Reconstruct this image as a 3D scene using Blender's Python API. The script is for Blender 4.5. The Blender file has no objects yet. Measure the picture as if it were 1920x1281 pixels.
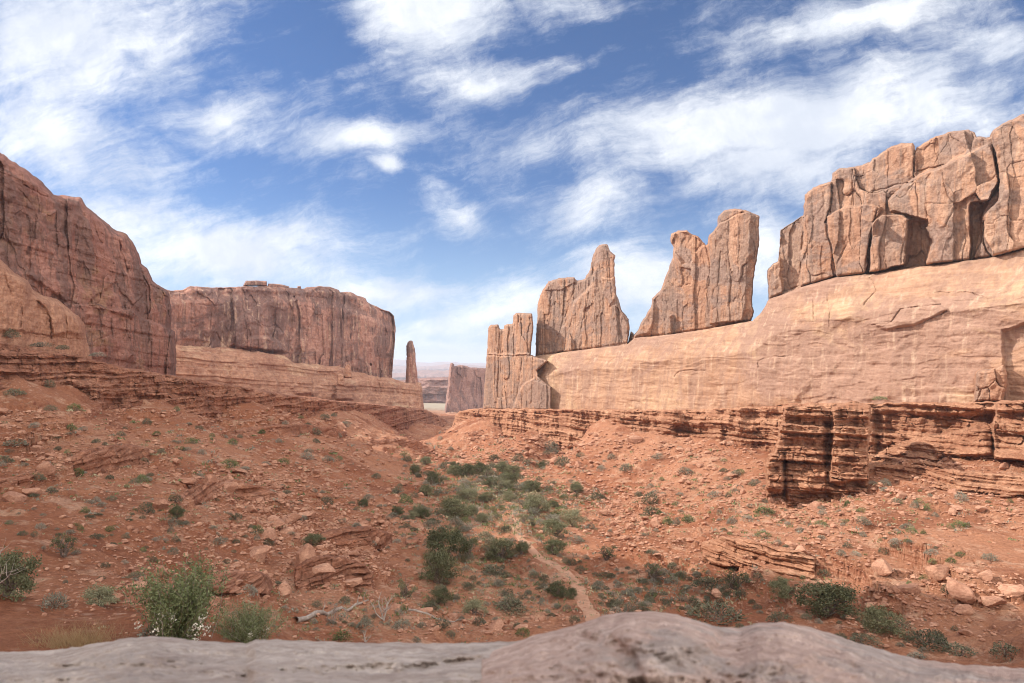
import bpy, math, random
import numpy as np
from mathutils import Vector, Matrix

R_ = math.radians
scene = bpy.context.scene
COL = scene.collection

# ------------------------------------------------------------------ camera
F, CX, HY = 1280.0, 960.0, 683.0            # focal length, centre and horizon in photo pixels
cam_d = bpy.data.cameras.new("camera")
cam = bpy.data.objects.new("camera", cam_d)
COL.objects.link(cam)
cam.location = (0, 0, 0)
cam.rotation_euler = (R_(90), 0, 0)
cam_d.sensor_width = 36.0
cam_d.lens = 24.0
cam_d.shift_y = (HY - 640.5) / 1920.0
cam_d.clip_start = 0.1
cam_d.clip_end = 60000
cam_d.dof.use_dof = True
cam_d.dof.focus_distance = 120.0
cam_d.dof.aperture_fstop = 3.4
scene.camera = cam

# ------------------------------------------------------------------ light
SUN_EL, SUN_AZ = 35.0, -78.0                 # azimuth clockwise from +Y (view direction)
to_sun = Vector((math.sin(R_(SUN_AZ)) * math.cos(R_(SUN_EL)), math.cos(R_(SUN_AZ)) * math.cos(R_(SUN_EL)), math.sin(R_(SUN_EL))))
sun_d = bpy.data.lights.new("sun", 'SUN')
sun = bpy.data.objects.new("sun", sun_d)
COL.objects.link(sun)
sun.rotation_euler = to_sun.to_track_quat('Z', 'Y').to_euler()
sun_d.energy = 3.3
sun_d.angle = R_(0.55)
sun_d.color = (1.0, 0.94, 0.85)
scene.view_settings.view_transform = 'Standard'
scene.view_settings.look = 'None'
scene.view_settings.exposure = 0.74
scene.view_settings.gamma = 1.0
scene.cycles.max_bounces = 6
scene.cycles.volume_bounces = 1
scene.cycles.denoising_prefilter = 'ACCURATE'
scene.cycles.filter_width = 1.0

# ------------------------------------------------------------------ node helpers
class NT:
    def __init__(s, tree):
        s.t = tree; s.n = tree.nodes; s.l = tree.links
    def new(s, typ, **kw):
        n = s.n.new(typ)
        for k, v in kw.items(): setattr(n, k, v)
        return n
    def put(s, sock, v):
        if isinstance(v, bpy.types.NodeSocket): s.l.new(v, sock)
        elif v is not None: sock.default_value = v
    def math(s, op, a, b=None, c=None, clamp=False):
        n = s.new('ShaderNodeMath', operation=op); n.use_clamp = clamp
        s.put(n.inputs[0], a)
        if b is not None: s.put(n.inputs[1], b)
        if c is not None: s.put(n.inputs[2], c)
        return n.outputs[0]
    def vmath(s, op, a, b=None):
        n = s.new('ShaderNodeVectorMath', operation=op)
        s.put(n.inputs[0], a)
        if b is not None: s.put(n.inputs[1], b)
        return n.outputs[0]
    def comb(s, x, y, z):
        n = s.new('ShaderNodeCombineXYZ')
        for i, v in enumerate((x, y, z)): s.put(n.inputs[i], v)
        return n.outputs[0]
    def sep(s, v):
        n = s.new('ShaderNodeSeparateXYZ'); s.put(n.inputs[0], v); return n.outputs
    def noise(s, vec, scale, detail=4, rough=0.55, dist=0.0, lac=2.0):
        n = s.new('ShaderNodeTexNoise'); s.put(n.inputs['Vector'], vec)
        n.inputs['Scale'].default_value = scale; n.inputs['Detail'].default_value = detail
        n.inputs['Roughness'].default_value = rough; n.inputs['Distortion'].default_value = dist
        n.inputs['Lacunarity'].default_value = lac
        return n.outputs['Fac']
    def remap(s, v, a, b, c=0.0, d=1.0, smooth=True):
        n = s.new('ShaderNodeMapRange'); n.interpolation_type = 'SMOOTHSTEP' if smooth else 'LINEAR'
        s.put(n.inputs[0], v)
        for i, x in enumerate((a, b, c, d)): s.put(n.inputs[i + 1], x)
        return n.outputs[0]
    def mix(s, f, a, b, blend='MIX'):
        n = s.new('ShaderNodeMix', data_type='RGBA', blend_type=blend)
        s.put(n.inputs[0], f)
        s.put(n.inputs[6], a if isinstance(a, bpy.types.NodeSocket) else (*a, 1)[:4])
        s.put(n.inputs[7], b if isinstance(b, bpy.types.NodeSocket) else (*b, 1)[:4])
        return n.outputs[2]

def newmat(name):
    m = bpy.data.materials.new(name); m.use_nodes = True
    nt = NT(m.node_tree); b = nt.n['Principled BSDF']
    b.inputs['Specular IOR Level'].default_value = 0.15
    b.inputs['Roughness'].default_value = 0.9
    return m, nt, b

# ------------------------------------------------------------------ sky
world = bpy.data.worlds.new("World"); scene.world = world; world.use_nodes = True
wt = NT(world.node_tree)
bg = wt.n['Background']
sky = wt.new('ShaderNodeTexSky', sky_type='NISHITA')
sky.sun_disc = False
sky.sun_elevation = R_(SUN_EL); sky.sun_rotation = R_(SUN_AZ)
sky.altitude = 1400; sky.air_density = 1.0; sky.dust_density = 0.6; sky.ozone_density = 2.0
gen = wt.new('ShaderNodeTexCoord').outputs['Generated']
sx, sy, sz = wt.sep(gen)
ysafe = wt.math('MAXIMUM', sy, 0.08)
qx = wt.math('MULTIPLY_ADD', wt.math('DIVIDE', sx, ysafe), 1.28, 0.96)
qy = wt.math('MULTIPLY_ADD', wt.math('DIVIDE', sz, ysafe), -1.28, 0.683)
Q = wt.comb(qx, qy, 0.0)
# cloud bank centres on the sky: x, y, half-width, half-height, tilt, strength
BANKS = [(0.08, 0.06, 0.50, 0.25, 4, 1.0), (0.10, 0.25, 0.34, 0.16, 20, .85), (0.41, 0.225, 0.20, 0.085, 10, .8),
         (0.65, 0.265, 0.22, 0.05, -4, .72), (0.79, 0.015, 0.24, 0.13, 3, 1.25), (0.90, 0.145, 0.20, 0.07, -4, .75),
         (1.40, 0.235, 0.62, 0.125, -4, 1.25), (1.75, 0.20, 0.36, 0.16, 8, .85), (1.45, 0.31, 0.36, 0.11, 8, .9), (1.58, 0.04, 0.42, 0.07, -12, .85),
         (1.10, 0.39, 0.16, 0.08, -25, .72), (0.86, 0.40, 0.13, 0.06, 35, .6), (0.42, 0.47, 0.42, 0.12, 5, 1.05), (0.22, 0.42, 0.3, 0.10, 0, .8),
         (0.93, 0.585, 0.34, 0.075, -14, .95), (1.20, 0.53, 0.26, 0.11, -8, .95), (0.72, 0.55, 0.26, 0.06, 3, .8), (0.727, 0.31, 0.045, 0.02, 0, .9),
         (1.45, 0.46, 0.18, 0.15, 0, .85), (1.86, 0.07, 0.28, 0.10, 10, .7), (0.30, 0.10, 0.25, 0.20, -30, .6), (0.82, 0.64, 0.4, 0.05, 0, .55),
         (1.05, 0.01, 0.2, 0.06, 5, .4), (-0.4, 0.2, 0.5, 0.4, 0, .9), (2.3, 0.2, 0.5, 0.4, 0, .9)]
warp = wt.noise(Q, 3.6, 7, 0.55)
warp2 = wt.noise(wt.vmath('ADD', Q, (7.3, 2.1, 0)), 3.6, 7, 0.55)
Qw = wt.vmath('ADD', Q, wt.comb(wt.math('MULTIPLY_ADD', warp, 0.16, -0.08), wt.math('MULTIPLY_ADD', warp2, 0.10, -0.05), 0.0))
total = None
for bx, by, rx, ry, ang, amp in BANKS:
    mp = wt.new('ShaderNodeMapping', vector_type='TEXTURE')
    wt.put(mp.inputs[0], Qw)
    mp.inputs['Location'].default_value = (bx, by, 0); mp.inputs['Rotation'].default_value = (0, 0, R_(ang)); mp.inputs['Scale'].default_value = (rx, ry, 1)
    g = wt.new('ShaderNodeTexGradient', gradient_type='QUADRATIC_SPHERE'); wt.put(g.inputs[0], mp.outputs[0])
    v = wt.math('MULTIPLY', wt.math('POWER', g.outputs['Fac'], 0.6), amp)
    total = v if total is None else wt.math('MAXIMUM', total, v)
mps = wt.new('ShaderNodeMapping', vector_type='TEXTURE'); wt.put(mps.inputs[0], Qw)
mps.inputs['Rotation'].default_value = (0, 0, R_(-14)); mps.inputs['Scale'].default_value = (3.4, 1, 1)
streak = wt.noise(mps.outputs[0], 7.5, 12, 0.68, 0.12)
puff = wt.noise(Qw, 12.0, 12, 0.70, 0.05)
mpf = wt.new('ShaderNodeMapping', vector_type='TEXTURE'); wt.put(mpf.inputs[0], Qw)
mpf.inputs['Rotation'].default_value = (0, 0, R_(-20)); mpf.inputs['Scale'].default_value = (5.0, 1, 1)
fibre = wt.noise(mpf.outputs[0], 26.0, 8, 0.72, 0.1)
tex = wt.math('ADD', wt.math('MULTIPLY', streak, 0.52), wt.math('ADD', wt.math('MULTIPLY', puff, 0.26), wt.math('MULTIPLY', fibre, 0.22)))
dens = wt.math('ADD', wt.math('MULTIPLY', total, 0.92), wt.math('MULTIPLY_ADD', tex, 3.1, -1.55))
alpha = wt.remap(dens, -0.04, 0.84)
# fill light: unseen extra-bright broken cloud added overhead and behind the viewer
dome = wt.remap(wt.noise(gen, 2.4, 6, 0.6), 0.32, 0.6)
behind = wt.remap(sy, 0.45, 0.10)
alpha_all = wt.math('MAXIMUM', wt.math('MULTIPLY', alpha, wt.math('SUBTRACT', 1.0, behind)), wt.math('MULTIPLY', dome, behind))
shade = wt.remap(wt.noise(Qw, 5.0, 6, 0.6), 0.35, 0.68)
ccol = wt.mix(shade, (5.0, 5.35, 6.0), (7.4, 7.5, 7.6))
ccol = wt.mix(behind, ccol, (17.5, 16.6, 15.5))  # cloud out of view made brighter than the visible banks to lift shadows
skyc = wt.mix(1.0, sky.outputs[0], (0.43, 0.56, 0.74), 'MULTIPLY')
hz = wt.remap(sz, 0.0, 0.26, 1.0, 0.0)
skyc = wt.mix(wt.math('MULTIPLY', hz, 0.55), skyc, (3.6, 4.9, 6.4))
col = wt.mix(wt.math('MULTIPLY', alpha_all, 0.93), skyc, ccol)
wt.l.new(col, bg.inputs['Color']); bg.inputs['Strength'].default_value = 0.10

# ------------------------------------------------------------------ numeric noise
rng = np.random.default_rng(7); random.seed(7)
_p = rng.permutation(256).astype(np.int32); _P = np.concatenate([_p, _p, _p])
_G = rng.normal(size=(256, 3)); _G = (_G / np.linalg.norm(_G, axis=1)[:, None] * 1.25).astype(np.float32)
def _perl(x, y, z):
    x0 = np.floor(x); y0 = np.floor(y); z0 = np.floor(z)
    xf = (x - x0).astype(np.float32); yf = (y - y0).astype(np.float32); zf = (z - z0).astype(np.float32)
    xi = x0.astype(np.int32) & 255; yi = y0.astype(np.int32) & 255; zi = z0.astype(np.int32) & 255
    fd = lambda t: t * t * t * (t * (t * 6 - 15) + 10)
    u, v, w = fd(xf), fd(yf), fd(zf)
    out = 0
    for dx in (0, 1):
        wx = u if dx else 1 - u
        a = _P[(xi + dx) & 255]
        for dy in (0, 1):
            wy = wx * (v if dy else 1 - v)
            b = _P[a + ((yi + dy) & 255)]
            for dz in (0, 1):
                g = _G[_P[b + ((zi + dz) & 255)]]
                out = out + wy * (w if dz else 1 - w) * (g[:, 0] * (xf - dx) + g[:, 1] * (yf - dy) + g[:, 2] * (zf - dz))
    return out
def perlin(x, y, z):
    x, y, z = np.broadcast_arrays(np.asarray(x, np.float64), np.asarray(y, np.float64), np.asarray(z, np.float64))
    sh = x.shape; x, y, z = x.ravel(), y.ravel(), z.ravel()
    out = np.empty(x.size, np.float32)
    for i in range(0, x.size, 120000):
        s = slice(i, i + 120000); out[s] = _perl(x[s], y[s], z[s])
    return out.reshape(sh)
def fbm(x, y, z, octv=4, gain=0.5, lac=2.03):
    a = 1.0; t = 0; k = 1.0
    for o in range(octv):
        t = t + a * perlin(x * k + 17.3 * o, y * k - 9.1 * o, z * k + 4.7 * o); a *= gain; k *= lac
    return t
def ridged(x, y, z, octv=3):
    a = 1.0; t = 0; k = 1.0
    for o in range(octv):
        t = t + a * (1 - 2 * np.abs(perlin(x * k + 11.1 * o, y * k, z * k - 5.5 * o))); a *= 0.5; k *= 2.1
    return t
_RT = rng.random((4096, 4)).astype(np.float32)
def voro(u, v, seed=0):
    """jittered cells: random value, edge distance, offset from centre"""
    u = np.asarray(u, np.float64); v = np.asarray(v, np.float64)
    iu = np.floor(u).astype(np.int64); iv = np.floor(v).astype(np.int64)
    f1 = np.full(u.shape, 1e9); f2 = np.full(u.shape, 1e9); val = np.zeros(u.shape); du = np.zeros(u.shape); dv = np.zeros(u.shape)
    for a in (-1, 0, 1):
        for b in (-1, 0, 1):
            h = ((iu + a) * 73856093 ^ (iv + b) * 19349663 ^ (seed * 83492791 + 1013)) & 0x7fffffff
            r = _RT[(h ^ (h >> 11)) & 4095]
            ex = iu + a + 0.15 + 0.7 * r[..., 0] - u; ey = iv + b + 0.15 + 0.7 * r[..., 1] - v
            d = np.maximum(np.abs(ex), np.abs(ey)) * 0.6 + np.hypot(ex, ey) * 0.4
            cl = d < f1
            f2 = np.where(cl, f1, np.minimum(f2, d)); val = np.where(cl, r[..., 2], val)
            du = np.where(cl, -ex, du); dv = np.where(cl, -ey, dv); f1 = np.where(cl, d, f1)
    return val, f2 - f1, du, dv
def sstep(a, b, x):
    t = np.clip((x - a) / (b - a), 0, 1); return t * t * (3 - 2 * t)
_ST = rng.random(8192)
def strata(z, period, sharp=0.25, seed=0):
    """stepped layers: each bed sticks out by its own random amount"""
    t = z / period + 1000.5 + seed * 131.7
    i = np.floor(t).astype(np.int64); f = t - i
    a = _ST[(i * 7 + seed * 911) % 8192]; b = _ST[((i + 1) * 7 + seed * 911) % 8192]
    w = np.clip((f - (1 - sharp)) / sharp, 0, 1); w = w * w * (3 - 2 * w)
    return a * (1 - w) + b * w

# ------------------------------------------------------------------ mesh helpers
def mesh_np(name, verts, polys, mats, smooth=True, midx=None):
    """polys: list of int arrays of shape (n, k), or 1-D arrays (one n-gon each)"""
    me = bpy.data.meshes.new(name)
    verts = np.asarray(verts, np.float32)
    me.vertices.add(len(verts)); me.vertices.foreach_set('co', verts.ravel())
    loops, starts, n = [], [], 0
    for p in polys:
        p = np.asarray(p, np.int32)
        if p.size == 0: continue
        if p.ndim == 1: p = p[None]
        loops.append(p.ravel()); starts.append(n + np.arange(len(p)) * p.shape[1]); n += p.size
    loops = np.concatenate(loops).astype(np.int32); starts = np.concatenate(starts).astype(np.int32)
    me.loops.add(len(loops)); me.loops.foreach_set('vertex_index', loops)
    me.polygons.add(len(starts)); me.polygons.foreach_set('loop_start', starts)
    if midx is not None: me.polygons.foreach_set('material_index', np.asarray(midx, np.int32))
    me.polygons.foreach_set('use_smooth', np.full(len(starts), smooth))
    me.update(calc_edges=True); me.validate()
    for m in (mats if isinstance(mats, (list, tuple)) else [mats]): me.materials.append(m)
    return me
def link(name, data, parent=None):
    o = bpy.data.objects.new(name, data); COL.objects.link(o)
    if parent: o.parent = parent
    return o
def tag(o, label=None, cat=None, group=None, kind=None):
    if label: o['label'] = label
    if cat: o['category'] = cat
    if group: o['group'] = group
    if kind: o['kind'] = kind
    return o
def W(px, py, Y):
    return np.stack([(px - CX) / F * Y, Y + 0 * px, (HY - py) / F * Y], -1)
def planline(a, b):
    """depth of a straight wall on the ground that runs through (px, Y) a and b"""
    ax, ay = (a[0] - CX) / F * a[1], a[1]; bx, by = (b[0] - CX) / F * b[1], b[1]
    dx, dy = bx - ax, by - ay; L = math.hypot(dx, dy); dx /= L; dy /= L
    def D(px, py=0):
        r = (px - CX) / F
        return (ax * dy - ay * dx) / (r * dy - dx)
    D.dir = (dx, dy)
    return D
def polydist(px, py, poly):
    poly = np.asarray(poly, np.float32); n = len(poly)
    x = px.ravel().astype(np.float32); y = py.ravel().astype(np.float32)
    best = np.full(x.size, 1e12, np.float32); cx = np.zeros_like(x); cy = np.zeros_like(x); ins = np.zeros(x.size, bool)
    for i in range(n):
        ax, ay = poly[i]; bx, by = poly[(i + 1) % n]
        ex, ey = bx - ax, by - ay; L2 = ex * ex + ey * ey + 1e-9
        t = np.clip(((x - ax) * ex + (y - ay) * ey) / L2, 0, 1)
        qx_ = ax + t * ex; qy_ = ay + t * ey; d = (x - qx_) ** 2 + (y - qy_) ** 2
        c = d < best; best[c] = d[c]; cx[c] = qx_[c]; cy[c] = qy_[c]
        if ay != by:
            cr = ((ay > y) != (by > y)) & (x < (bx - ax) * (y - ay) / (by - ay) + ax); ins ^= cr
    sd = np.sqrt(best); sd = np.where(ins, sd, -sd)
    return sd.reshape(px.shape), cx.reshape(px.shape), cy.reshape(px.shape)
def polyline_dist(px, py, pts):
    x, y = px, py; best = np.full(px.shape, 1e12)
    for (ax, ay), (bx, by) in zip(pts[:-1], pts[1:]):
        ex, ey = bx - ax, by - ay; t = np.clip(((x - ax) * ex + (y - ay) * ey) / (ex * ex + ey * ey + 1e-9), 0, 1)
        best = np.minimum(best, (x - ax - t * ex) ** 2 + (y - ay - t * ey) ** 2)
    return np.sqrt(best)
def roughen(poly, amp, seg=3.0, seed=0, freeze=None):
    """break straight outline runs into a natural rock edge"""
    out = []
    for i in range(len(poly)):
        a = np.array(poly[i], float); b = np.array(poly[(i + 1) % len(poly)], float)
        L = np.linalg.norm(b - a); n = max(1, int(L / seg)); nrm = np.array([-(b - a)[1], (b - a)[0]]) / max(L, 1e-6)
        for k in range(n):
            t = k / n; p = a + (b - a) * t
            if k and not (freeze and freeze(p)):
                j = float(fbm(np.array([p[0] * 0.07]), np.array([p[1] * 0.07]), np.array([seed * 3.7 + 0.5]), 4, 0.6)[0])
                p = p + nrm * amp * j * 1.6
            out.append(p)
    return np.array(out)

def smooth_line(P, n):
    P = np.asarray(P, float); t = np.linspace(0, len(P) - 1, n); out = []
    for x in t:
        i = min(int(x), len(P) - 2); f = x - i; p0 = P[max(i - 1, 0)]; p1 = P[i]; p2 = P[i + 1]; p3 = P[min(i + 2, len(P) - 1)]
        out.append(.5 * ((2 * p1) + (-p0 + p2) * f + (2 * p0 - 5 * p1 + 4 * p2 - p3) * f * f + (-p0 + 3 * p1 - 3 * p2 + p3) * f ** 3))
    return np.array(out)
class Ctx: pass
def relief_arrays(outline, depth, step, front, Rr, feats=None, back=8.0, edge=None, udir=(1, 0)):
    """a rock body: front face sculpted as depth over its outline, plus rim and back at real thickness"""
    pl = np.asarray(outline, float)
    x0, y0 = pl.min(0) - step; x1, y1 = pl.max(0) + step
    xs = np.arange(x0, x1 + step, step); ys = np.arange(y0, y1 + step, step)
    px, py = np.meshgrid(xs, ys)
    sd, cx, cy = polydist(px, py, pl)
    ins = sd > 0
    q = ins[:-1, :-1] | ins[1:, :-1] | ins[:-1, 1:] | ins[1:, 1:]
    out = ~ins
    px = np.where(out, cx, px); py = np.where(out, cy, py); sd = np.where(out, 0, sd)
    used = np.zeros(px.shape, bool)
    used[:-1, :-1] |= q; used[1:, :-1] |= q; used[:-1, 1:] |= q; used[1:, 1:] |= q
    idx = np.full(px.shape, -1, np.int64); idx[used] = np.arange(used.sum())
    c = Ctx(); c.px = px[used]; c.py = py[used]; c.sd = sd[used]
    c.D = depth(c.px, c.py) + 0 * c.px
    P = W(c.px, c.py, c.D); c.x, c.y, c.z = P[:, 0], P[:, 1], P[:, 2]
    c.u = c.x * udir[0] + c.y * udir[1]
    t = np.clip(c.sd / Rr, 0, 1); c.t = t
    f = front * np.sqrt(1 - (1 - t) ** 2)
    if feats is not None:
        f = f + feats(c) * np.clip(c.sd / (edge or Rr * 0.7), 0, 1)
    V = W(c.px, c.py, c.D - f)
    I, J = np.nonzero(q)
    quads = np.stack([idx[I, J], idx[I + 1, J], idx[I + 1, J + 1], idx[I, J + 1]], 1)
    # boundary
    e = np.concatenate([quads[:, [0, 1]], quads[:, [1, 2]], quads[:, [2, 3]], quads[:, [3, 0]]])
    key = np.minimum(e[:, 0], e[:, 1]) * 10 ** 8 + np.maximum(e[:, 0], e[:, 1])
    _, inv, cnt = np.unique(key, return_inverse=True, return_counts=True)
    be = e[cnt[inv] == 1]
    nxt = {}
    for a, b in be: nxt.setdefault(int(a), []).append(int(b))
    polys = [quads]; verts = [V]; nv = len(V)
    while nxt:
        s = next(iter(nxt)); loop = [s]; cur = s
        while True:
            l = nxt.get(cur)
            if not l: break
            b = l.pop()
            if not l: nxt.pop(cur)
            cur = b
            if cur == s: break
            loop.append(cur)
        if len(loop) < 8: continue
        L = np.array(loop); prev = L
        ctr = np.array([c.px[L].mean(), c.py[L].mean()])
        for k, (bk, shr) in enumerate(((0.35, 0.0), (0.8, 0.01), (1.0, 0.05))):
            ppx = c.px[L] + (ctr[0] - c.px[L]) * shr; ppy = c.py[L] + (ctr[1] - c.py[L]) * shr
            verts.append(W(ppx, ppy, c.D[L] + back * bk))
            cur = nv + np.arange(len(L)); nv += len(L)
            polys.append(np.stack([prev, np.roll(prev, -1), np.roll(cur, -1), cur], 1)[:, ::-1])
            prev = cur
        polys.append(prev.copy())
    return np.concatenate(verts), polys
def relief(name, outline, depth, step, front, Rr, mat, feats=None, back=8.0, edge=None, udir=None, parent=None, extra=None):
    V, Pq = relief_arrays(outline, depth, step, front, Rr, feats, back, edge, udir or getattr(depth, 'dir', (1, 0)))
    if extra is not None:
        ev, ep = extra; Pq = Pq + [p + len(V) for p in ep]; V = np.concatenate([V, ev])
    return link(name, mesh_np(name, V, Pq, mat), parent)
def block(c, poly, amt, w=2.0, side=0):
    """a slab of the face standing proud by amt metres; side = pixels over which its right flank falls away"""
    if not hasattr(c, 'wx'):
        c.wx = c.px + 3.2 * fbm(c.px * .035, c.py * .035, 1.9, 5, .6); c.wy = c.py + 2.6 * fbm(c.px * .035, c.py * .035, 8.9, 5, .6)
    if not side: return amt * sstep(-w, w, polydist(c.wx, c.wy, poly)[0])
    f = 0
    for k in range(7): f = np.maximum(f, amt * (1 - k / 7) * sstep(-w, w, polydist(c.wx - side * k / 7, c.wy, poly)[0]))
    return f
def crack(c, pts, depth, w=1.6):
    wob = 2.4 * fbm(c.px * 0.06, c.py * 0.06, 3.3, 4, .6); wb2 = 2.4 * fbm(c.px * 0.06, c.py * 0.06, 7.3, 4, .6)
    sw = np.clip(.75 + .9 * perlin(c.px * .05, c.py * .05, 5.1), .25, 1.3)
    return -.5 * depth * sw * np.exp(-(polyline_dist(c.px + wob, c.py + wb2, smooth_line(pts, 5 * len(pts))) / (w * .8)) ** 2)

# ------------------------------------------------------------------ materials
def sandstone(name, lo, hi, varn, varn_amt=0.5, strata_amt=0.4, stscale=1.0, streak_scale=1.0, bump=0.5, fine=3.0, pale=None, pale_amt=0.0, patch=0.03, patches=(), grain=1.0, bdist=0.9):
    m, nt, b = newmat(name)
    pos = nt.new('ShaderNodeNewGeometry').outputs['Position']
    x, y, z = nt.sep(pos)
    big = nt.noise(pos, patch, 5, 0.6, 0.6)
    med = nt.noise(pos, 0.25, 6, 0.65, 0.3)
    fin = nt.noise(pos, fine, 7, 0.7)
    wz = nt.math('ADD', z, nt.math('MULTIPLY', nt.noise(pos, 0.05, 2), 5.0))
    stv = nt.comb(nt.math('MULTIPLY', x, 0.03), nt.math('MULTIPLY', y, 0.03), nt.math('MULTIPLY', wz, 0.9 * stscale))
    stn = nt.noise(stv, 1.0, 6, 0.68)
    skv = nt.comb(nt.math('MULTIPLY', x, 0.55 * streak_scale), nt.math('MULTIPLY', y, 0.55 * streak_scale), nt.math('MULTIPLY', z, 0.035))
    skn = nt.noise(skv, 1.0, 7, 0.66)
    pnl = nt.noise(nt.comb(nt.math('MULTIPLY', x, 0.16 * streak_scale), nt.math('MULTIPLY', y, 0.16 * streak_scale), nt.math('MULTIPLY', z, 0.022)), 1.0, 4, 0.6)
    f = nt.math('ADD', nt.math('MULTIPLY', big, 0.55), nt.math('MULTIPLY', med, 0.45))
    f = nt.math('ADD', nt.math('MULTIPLY', f, 1 - strata_amt), nt.math('MULTIPLY', stn, strata_amt))
    c = nt.mix(nt.remap(f, 0.36, 0.64), lo, hi)
    for pc, ps, p_lo, p_hi, pa in patches:
        pn = nt.noise(nt.comb(x, y, nt.math('MULTIPLY', z, 1.6)), ps, 6, 0.62, 0.9)
        c = nt.mix(nt.math('MULTIPLY', nt.remap(pn, p_lo, p_hi), pa), c, pc)
    thin = nt.noise(nt.comb(nt.math('MULTIPLY', x, 0.10), nt.math('MULTIPLY', y, 0.10), nt.math('MULTIPLY', wz, 3.6 * stscale)), 1.0, 5, 0.7)
    c = nt.mix(nt.remap(thin, 0.40, 0.60, 0.0, 0.30 + 0.35 * strata_amt), nt.mix(1.0, c, (1.10, 1.10, 1.10), 'MULTIPLY'), nt.mix(1.0, c, (0.70, 0.64, 0.60), 'MULTIPLY'))
    vm = nt.math('MAXIMUM', nt.math('MULTIPLY', nt.remap(skn, 0.47, 0.60), nt.remap(big, 0.36, 0.52)), nt.math('MULTIPLY', nt.remap(pnl, 0.50, 0.57), nt.remap(skn, 0.30, 0.52, 0.35, 1.0)))
    c = nt.mix(nt.math('MULTIPLY', vm, varn_amt), c, varn)
    if pale is not None:
        pm = nt.math('MULTIPLY', nt.remap(nt.noise(skv, 1.7, 5, 0.6), 0.52, 0.70), nt.remap(med, 0.35, 0.6))
        c = nt.mix(nt.math('MULTIPLY', pm, pale_amt), c, pale)
    c = nt.mix(nt.remap(fin, 0.34, 0.66, 0.0, 0.75 * grain, False), nt.mix(1.0, c, (1.16, 1.16, 1.16), 'MULTIPLY'), nt.mix(1.0, c, (0.60, 0.55, 0.52), 'MULTIPLY'))
    pit = nt.noise(nt.comb(x, y, nt.math('MULTIPLY', z, 0.6)), fine * 0.45, 5, 0.75, 0.8)
    c = nt.mix(nt.remap(pit, 0.58, 0.72, 0.0, 0.55 * grain), c, nt.mix(1.0, c, (0.50, 0.44, 0.40), 'MULTIPLY'))
    nt.l.new(c, b.inputs['Base Color'])
    h = nt.math('ADD', nt.math('MULTIPLY_ADD', thin, strata_amt * 0.5, nt.math('MULTIPLY', stn, strata_amt * 0.9)), nt.math('ADD', nt.math('MULTIPLY', fin, 0.22), nt.math('MULTIPLY', nt.noise(pos, fine * 0.25, 6, 0.7), 0.55)))
    bn = nt.new('ShaderNodeBump'); bn.inputs['Strength'].default_value = bump; bn.inputs['Distance'].default_value = bdist
    nt.l.new(h, bn.inputs['Height']); nt.l.new(bn.outputs[0], b.inputs['Normal'])
    b.inputs['Roughness'].default_value = 0.95
    return m

M = {}
M['wall'] = sandstone('sandstone_varnished', (0.34, 0.182, 0.115), (0.47, 0.290, 0.198), (0.24, 0.168, 0.135), 0.65, 0.12, 0.6, 1.3, 0.55, 1.6, (0.54, 0.38, 0.27), 0.4, 0.03,
   (((0.27, 0.185, 0.15), 0.06, 0.49, 0.56, .8), ((0.44, 0.240, 0.145), 0.09, 0.57, 0.63, .6)))
M['apron'] = sandstone('slickrock_pale', (0.33, 0.186, 0.118), (0.435, 0.273, 0.180), (0.28, 0.17, 0.125), 0.6, 0.5, 0.35, 0.8, 0.35, 1.2, (0.54, 0.38, 0.27), 0.6, 0.03,
   (((0.31, 0.190, 0.142), 0.022, 0.50, 0.56, .8), ((0.47, 0.315, 0.195), 0.035, 0.55, 0.62, .6)), .5)
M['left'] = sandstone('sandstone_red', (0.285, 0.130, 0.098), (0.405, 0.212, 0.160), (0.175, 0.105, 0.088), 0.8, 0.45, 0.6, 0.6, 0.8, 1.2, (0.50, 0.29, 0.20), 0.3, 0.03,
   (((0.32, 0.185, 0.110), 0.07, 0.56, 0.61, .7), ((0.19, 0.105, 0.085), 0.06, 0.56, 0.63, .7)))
M['knob'] = sandstone('slickrock_pink', (0.40, 0.21, 0.135), (0.53, 0.31, 0.205), (0.33, 0.165, 0.11), 0.6, 0.3, 0.8, 1.2, 0.5, 1.6)
M['mesa'] = sandstone('sandstone_striped', (0.315, 0.158, 0.120), (0.455, 0.255, 0.192), (0.17, 0.105, 0.092), 0.75, 0.15, 0.4, 0.45, 0.7, 0.9, (0.58, 0.40, 0.29), 0.85, 0.02, (((0.17, 0.10, 0.085), 0.04, 0.54, 0.6, .7),))
M['apron2'] = sandstone('slickrock_banded', (0.35, 0.175, 0.115), (0.50, 0.285, 0.19), (0.30, 0.15, 0.10), 0.4, 0.65, 0.5, 0.6, 0.8, 0.9, (0.62, 0.42, 0.30), .4, .03, (((0.56, 0.37, 0.245), 0.05, 0.53, 0.6, .7),))
M['ledge'] = sandstone('ledge_rock', (0.36, 0.165, 0.095), (0.55, 0.31, 0.195), (0.27, 0.115, 0.065), 0.5, 0.6, 2.4, 1.4, 0.8, 2.2, (0.56, 0.33, 0.21), 0.4, 0.06)
M['ledge2'] = sandstone('ledge_rock_red', (0.31, 0.125, 0.07), (0.49, 0.25, 0.16), (0.19, 0.08, 0.05), 0.6, 0.6, 2.4, 1.4, 0.8, 2.2, (0.50, 0.30, 0.20), 0.4, 0.06)
M['boulder'] = sandstone('boulder_rock', (0.37, 0.185, 0.12), (0.57, 0.335, 0.23), (0.30, 0.14, 0.09), 0.4, 0.3, 4.0, 2.0, 0.6, 5.0, None, 0, 0.4, (), 1.0, .3)
M['far'] = sandstone('far_rock', (0.24, 0.13, 0.11), (0.36, 0.22, 0.18), (0.16, 0.10, 0.09), 0.7, 0.3, 0.25, 0.3, 0.4, 0.6, None, 0, 0.02)
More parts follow.
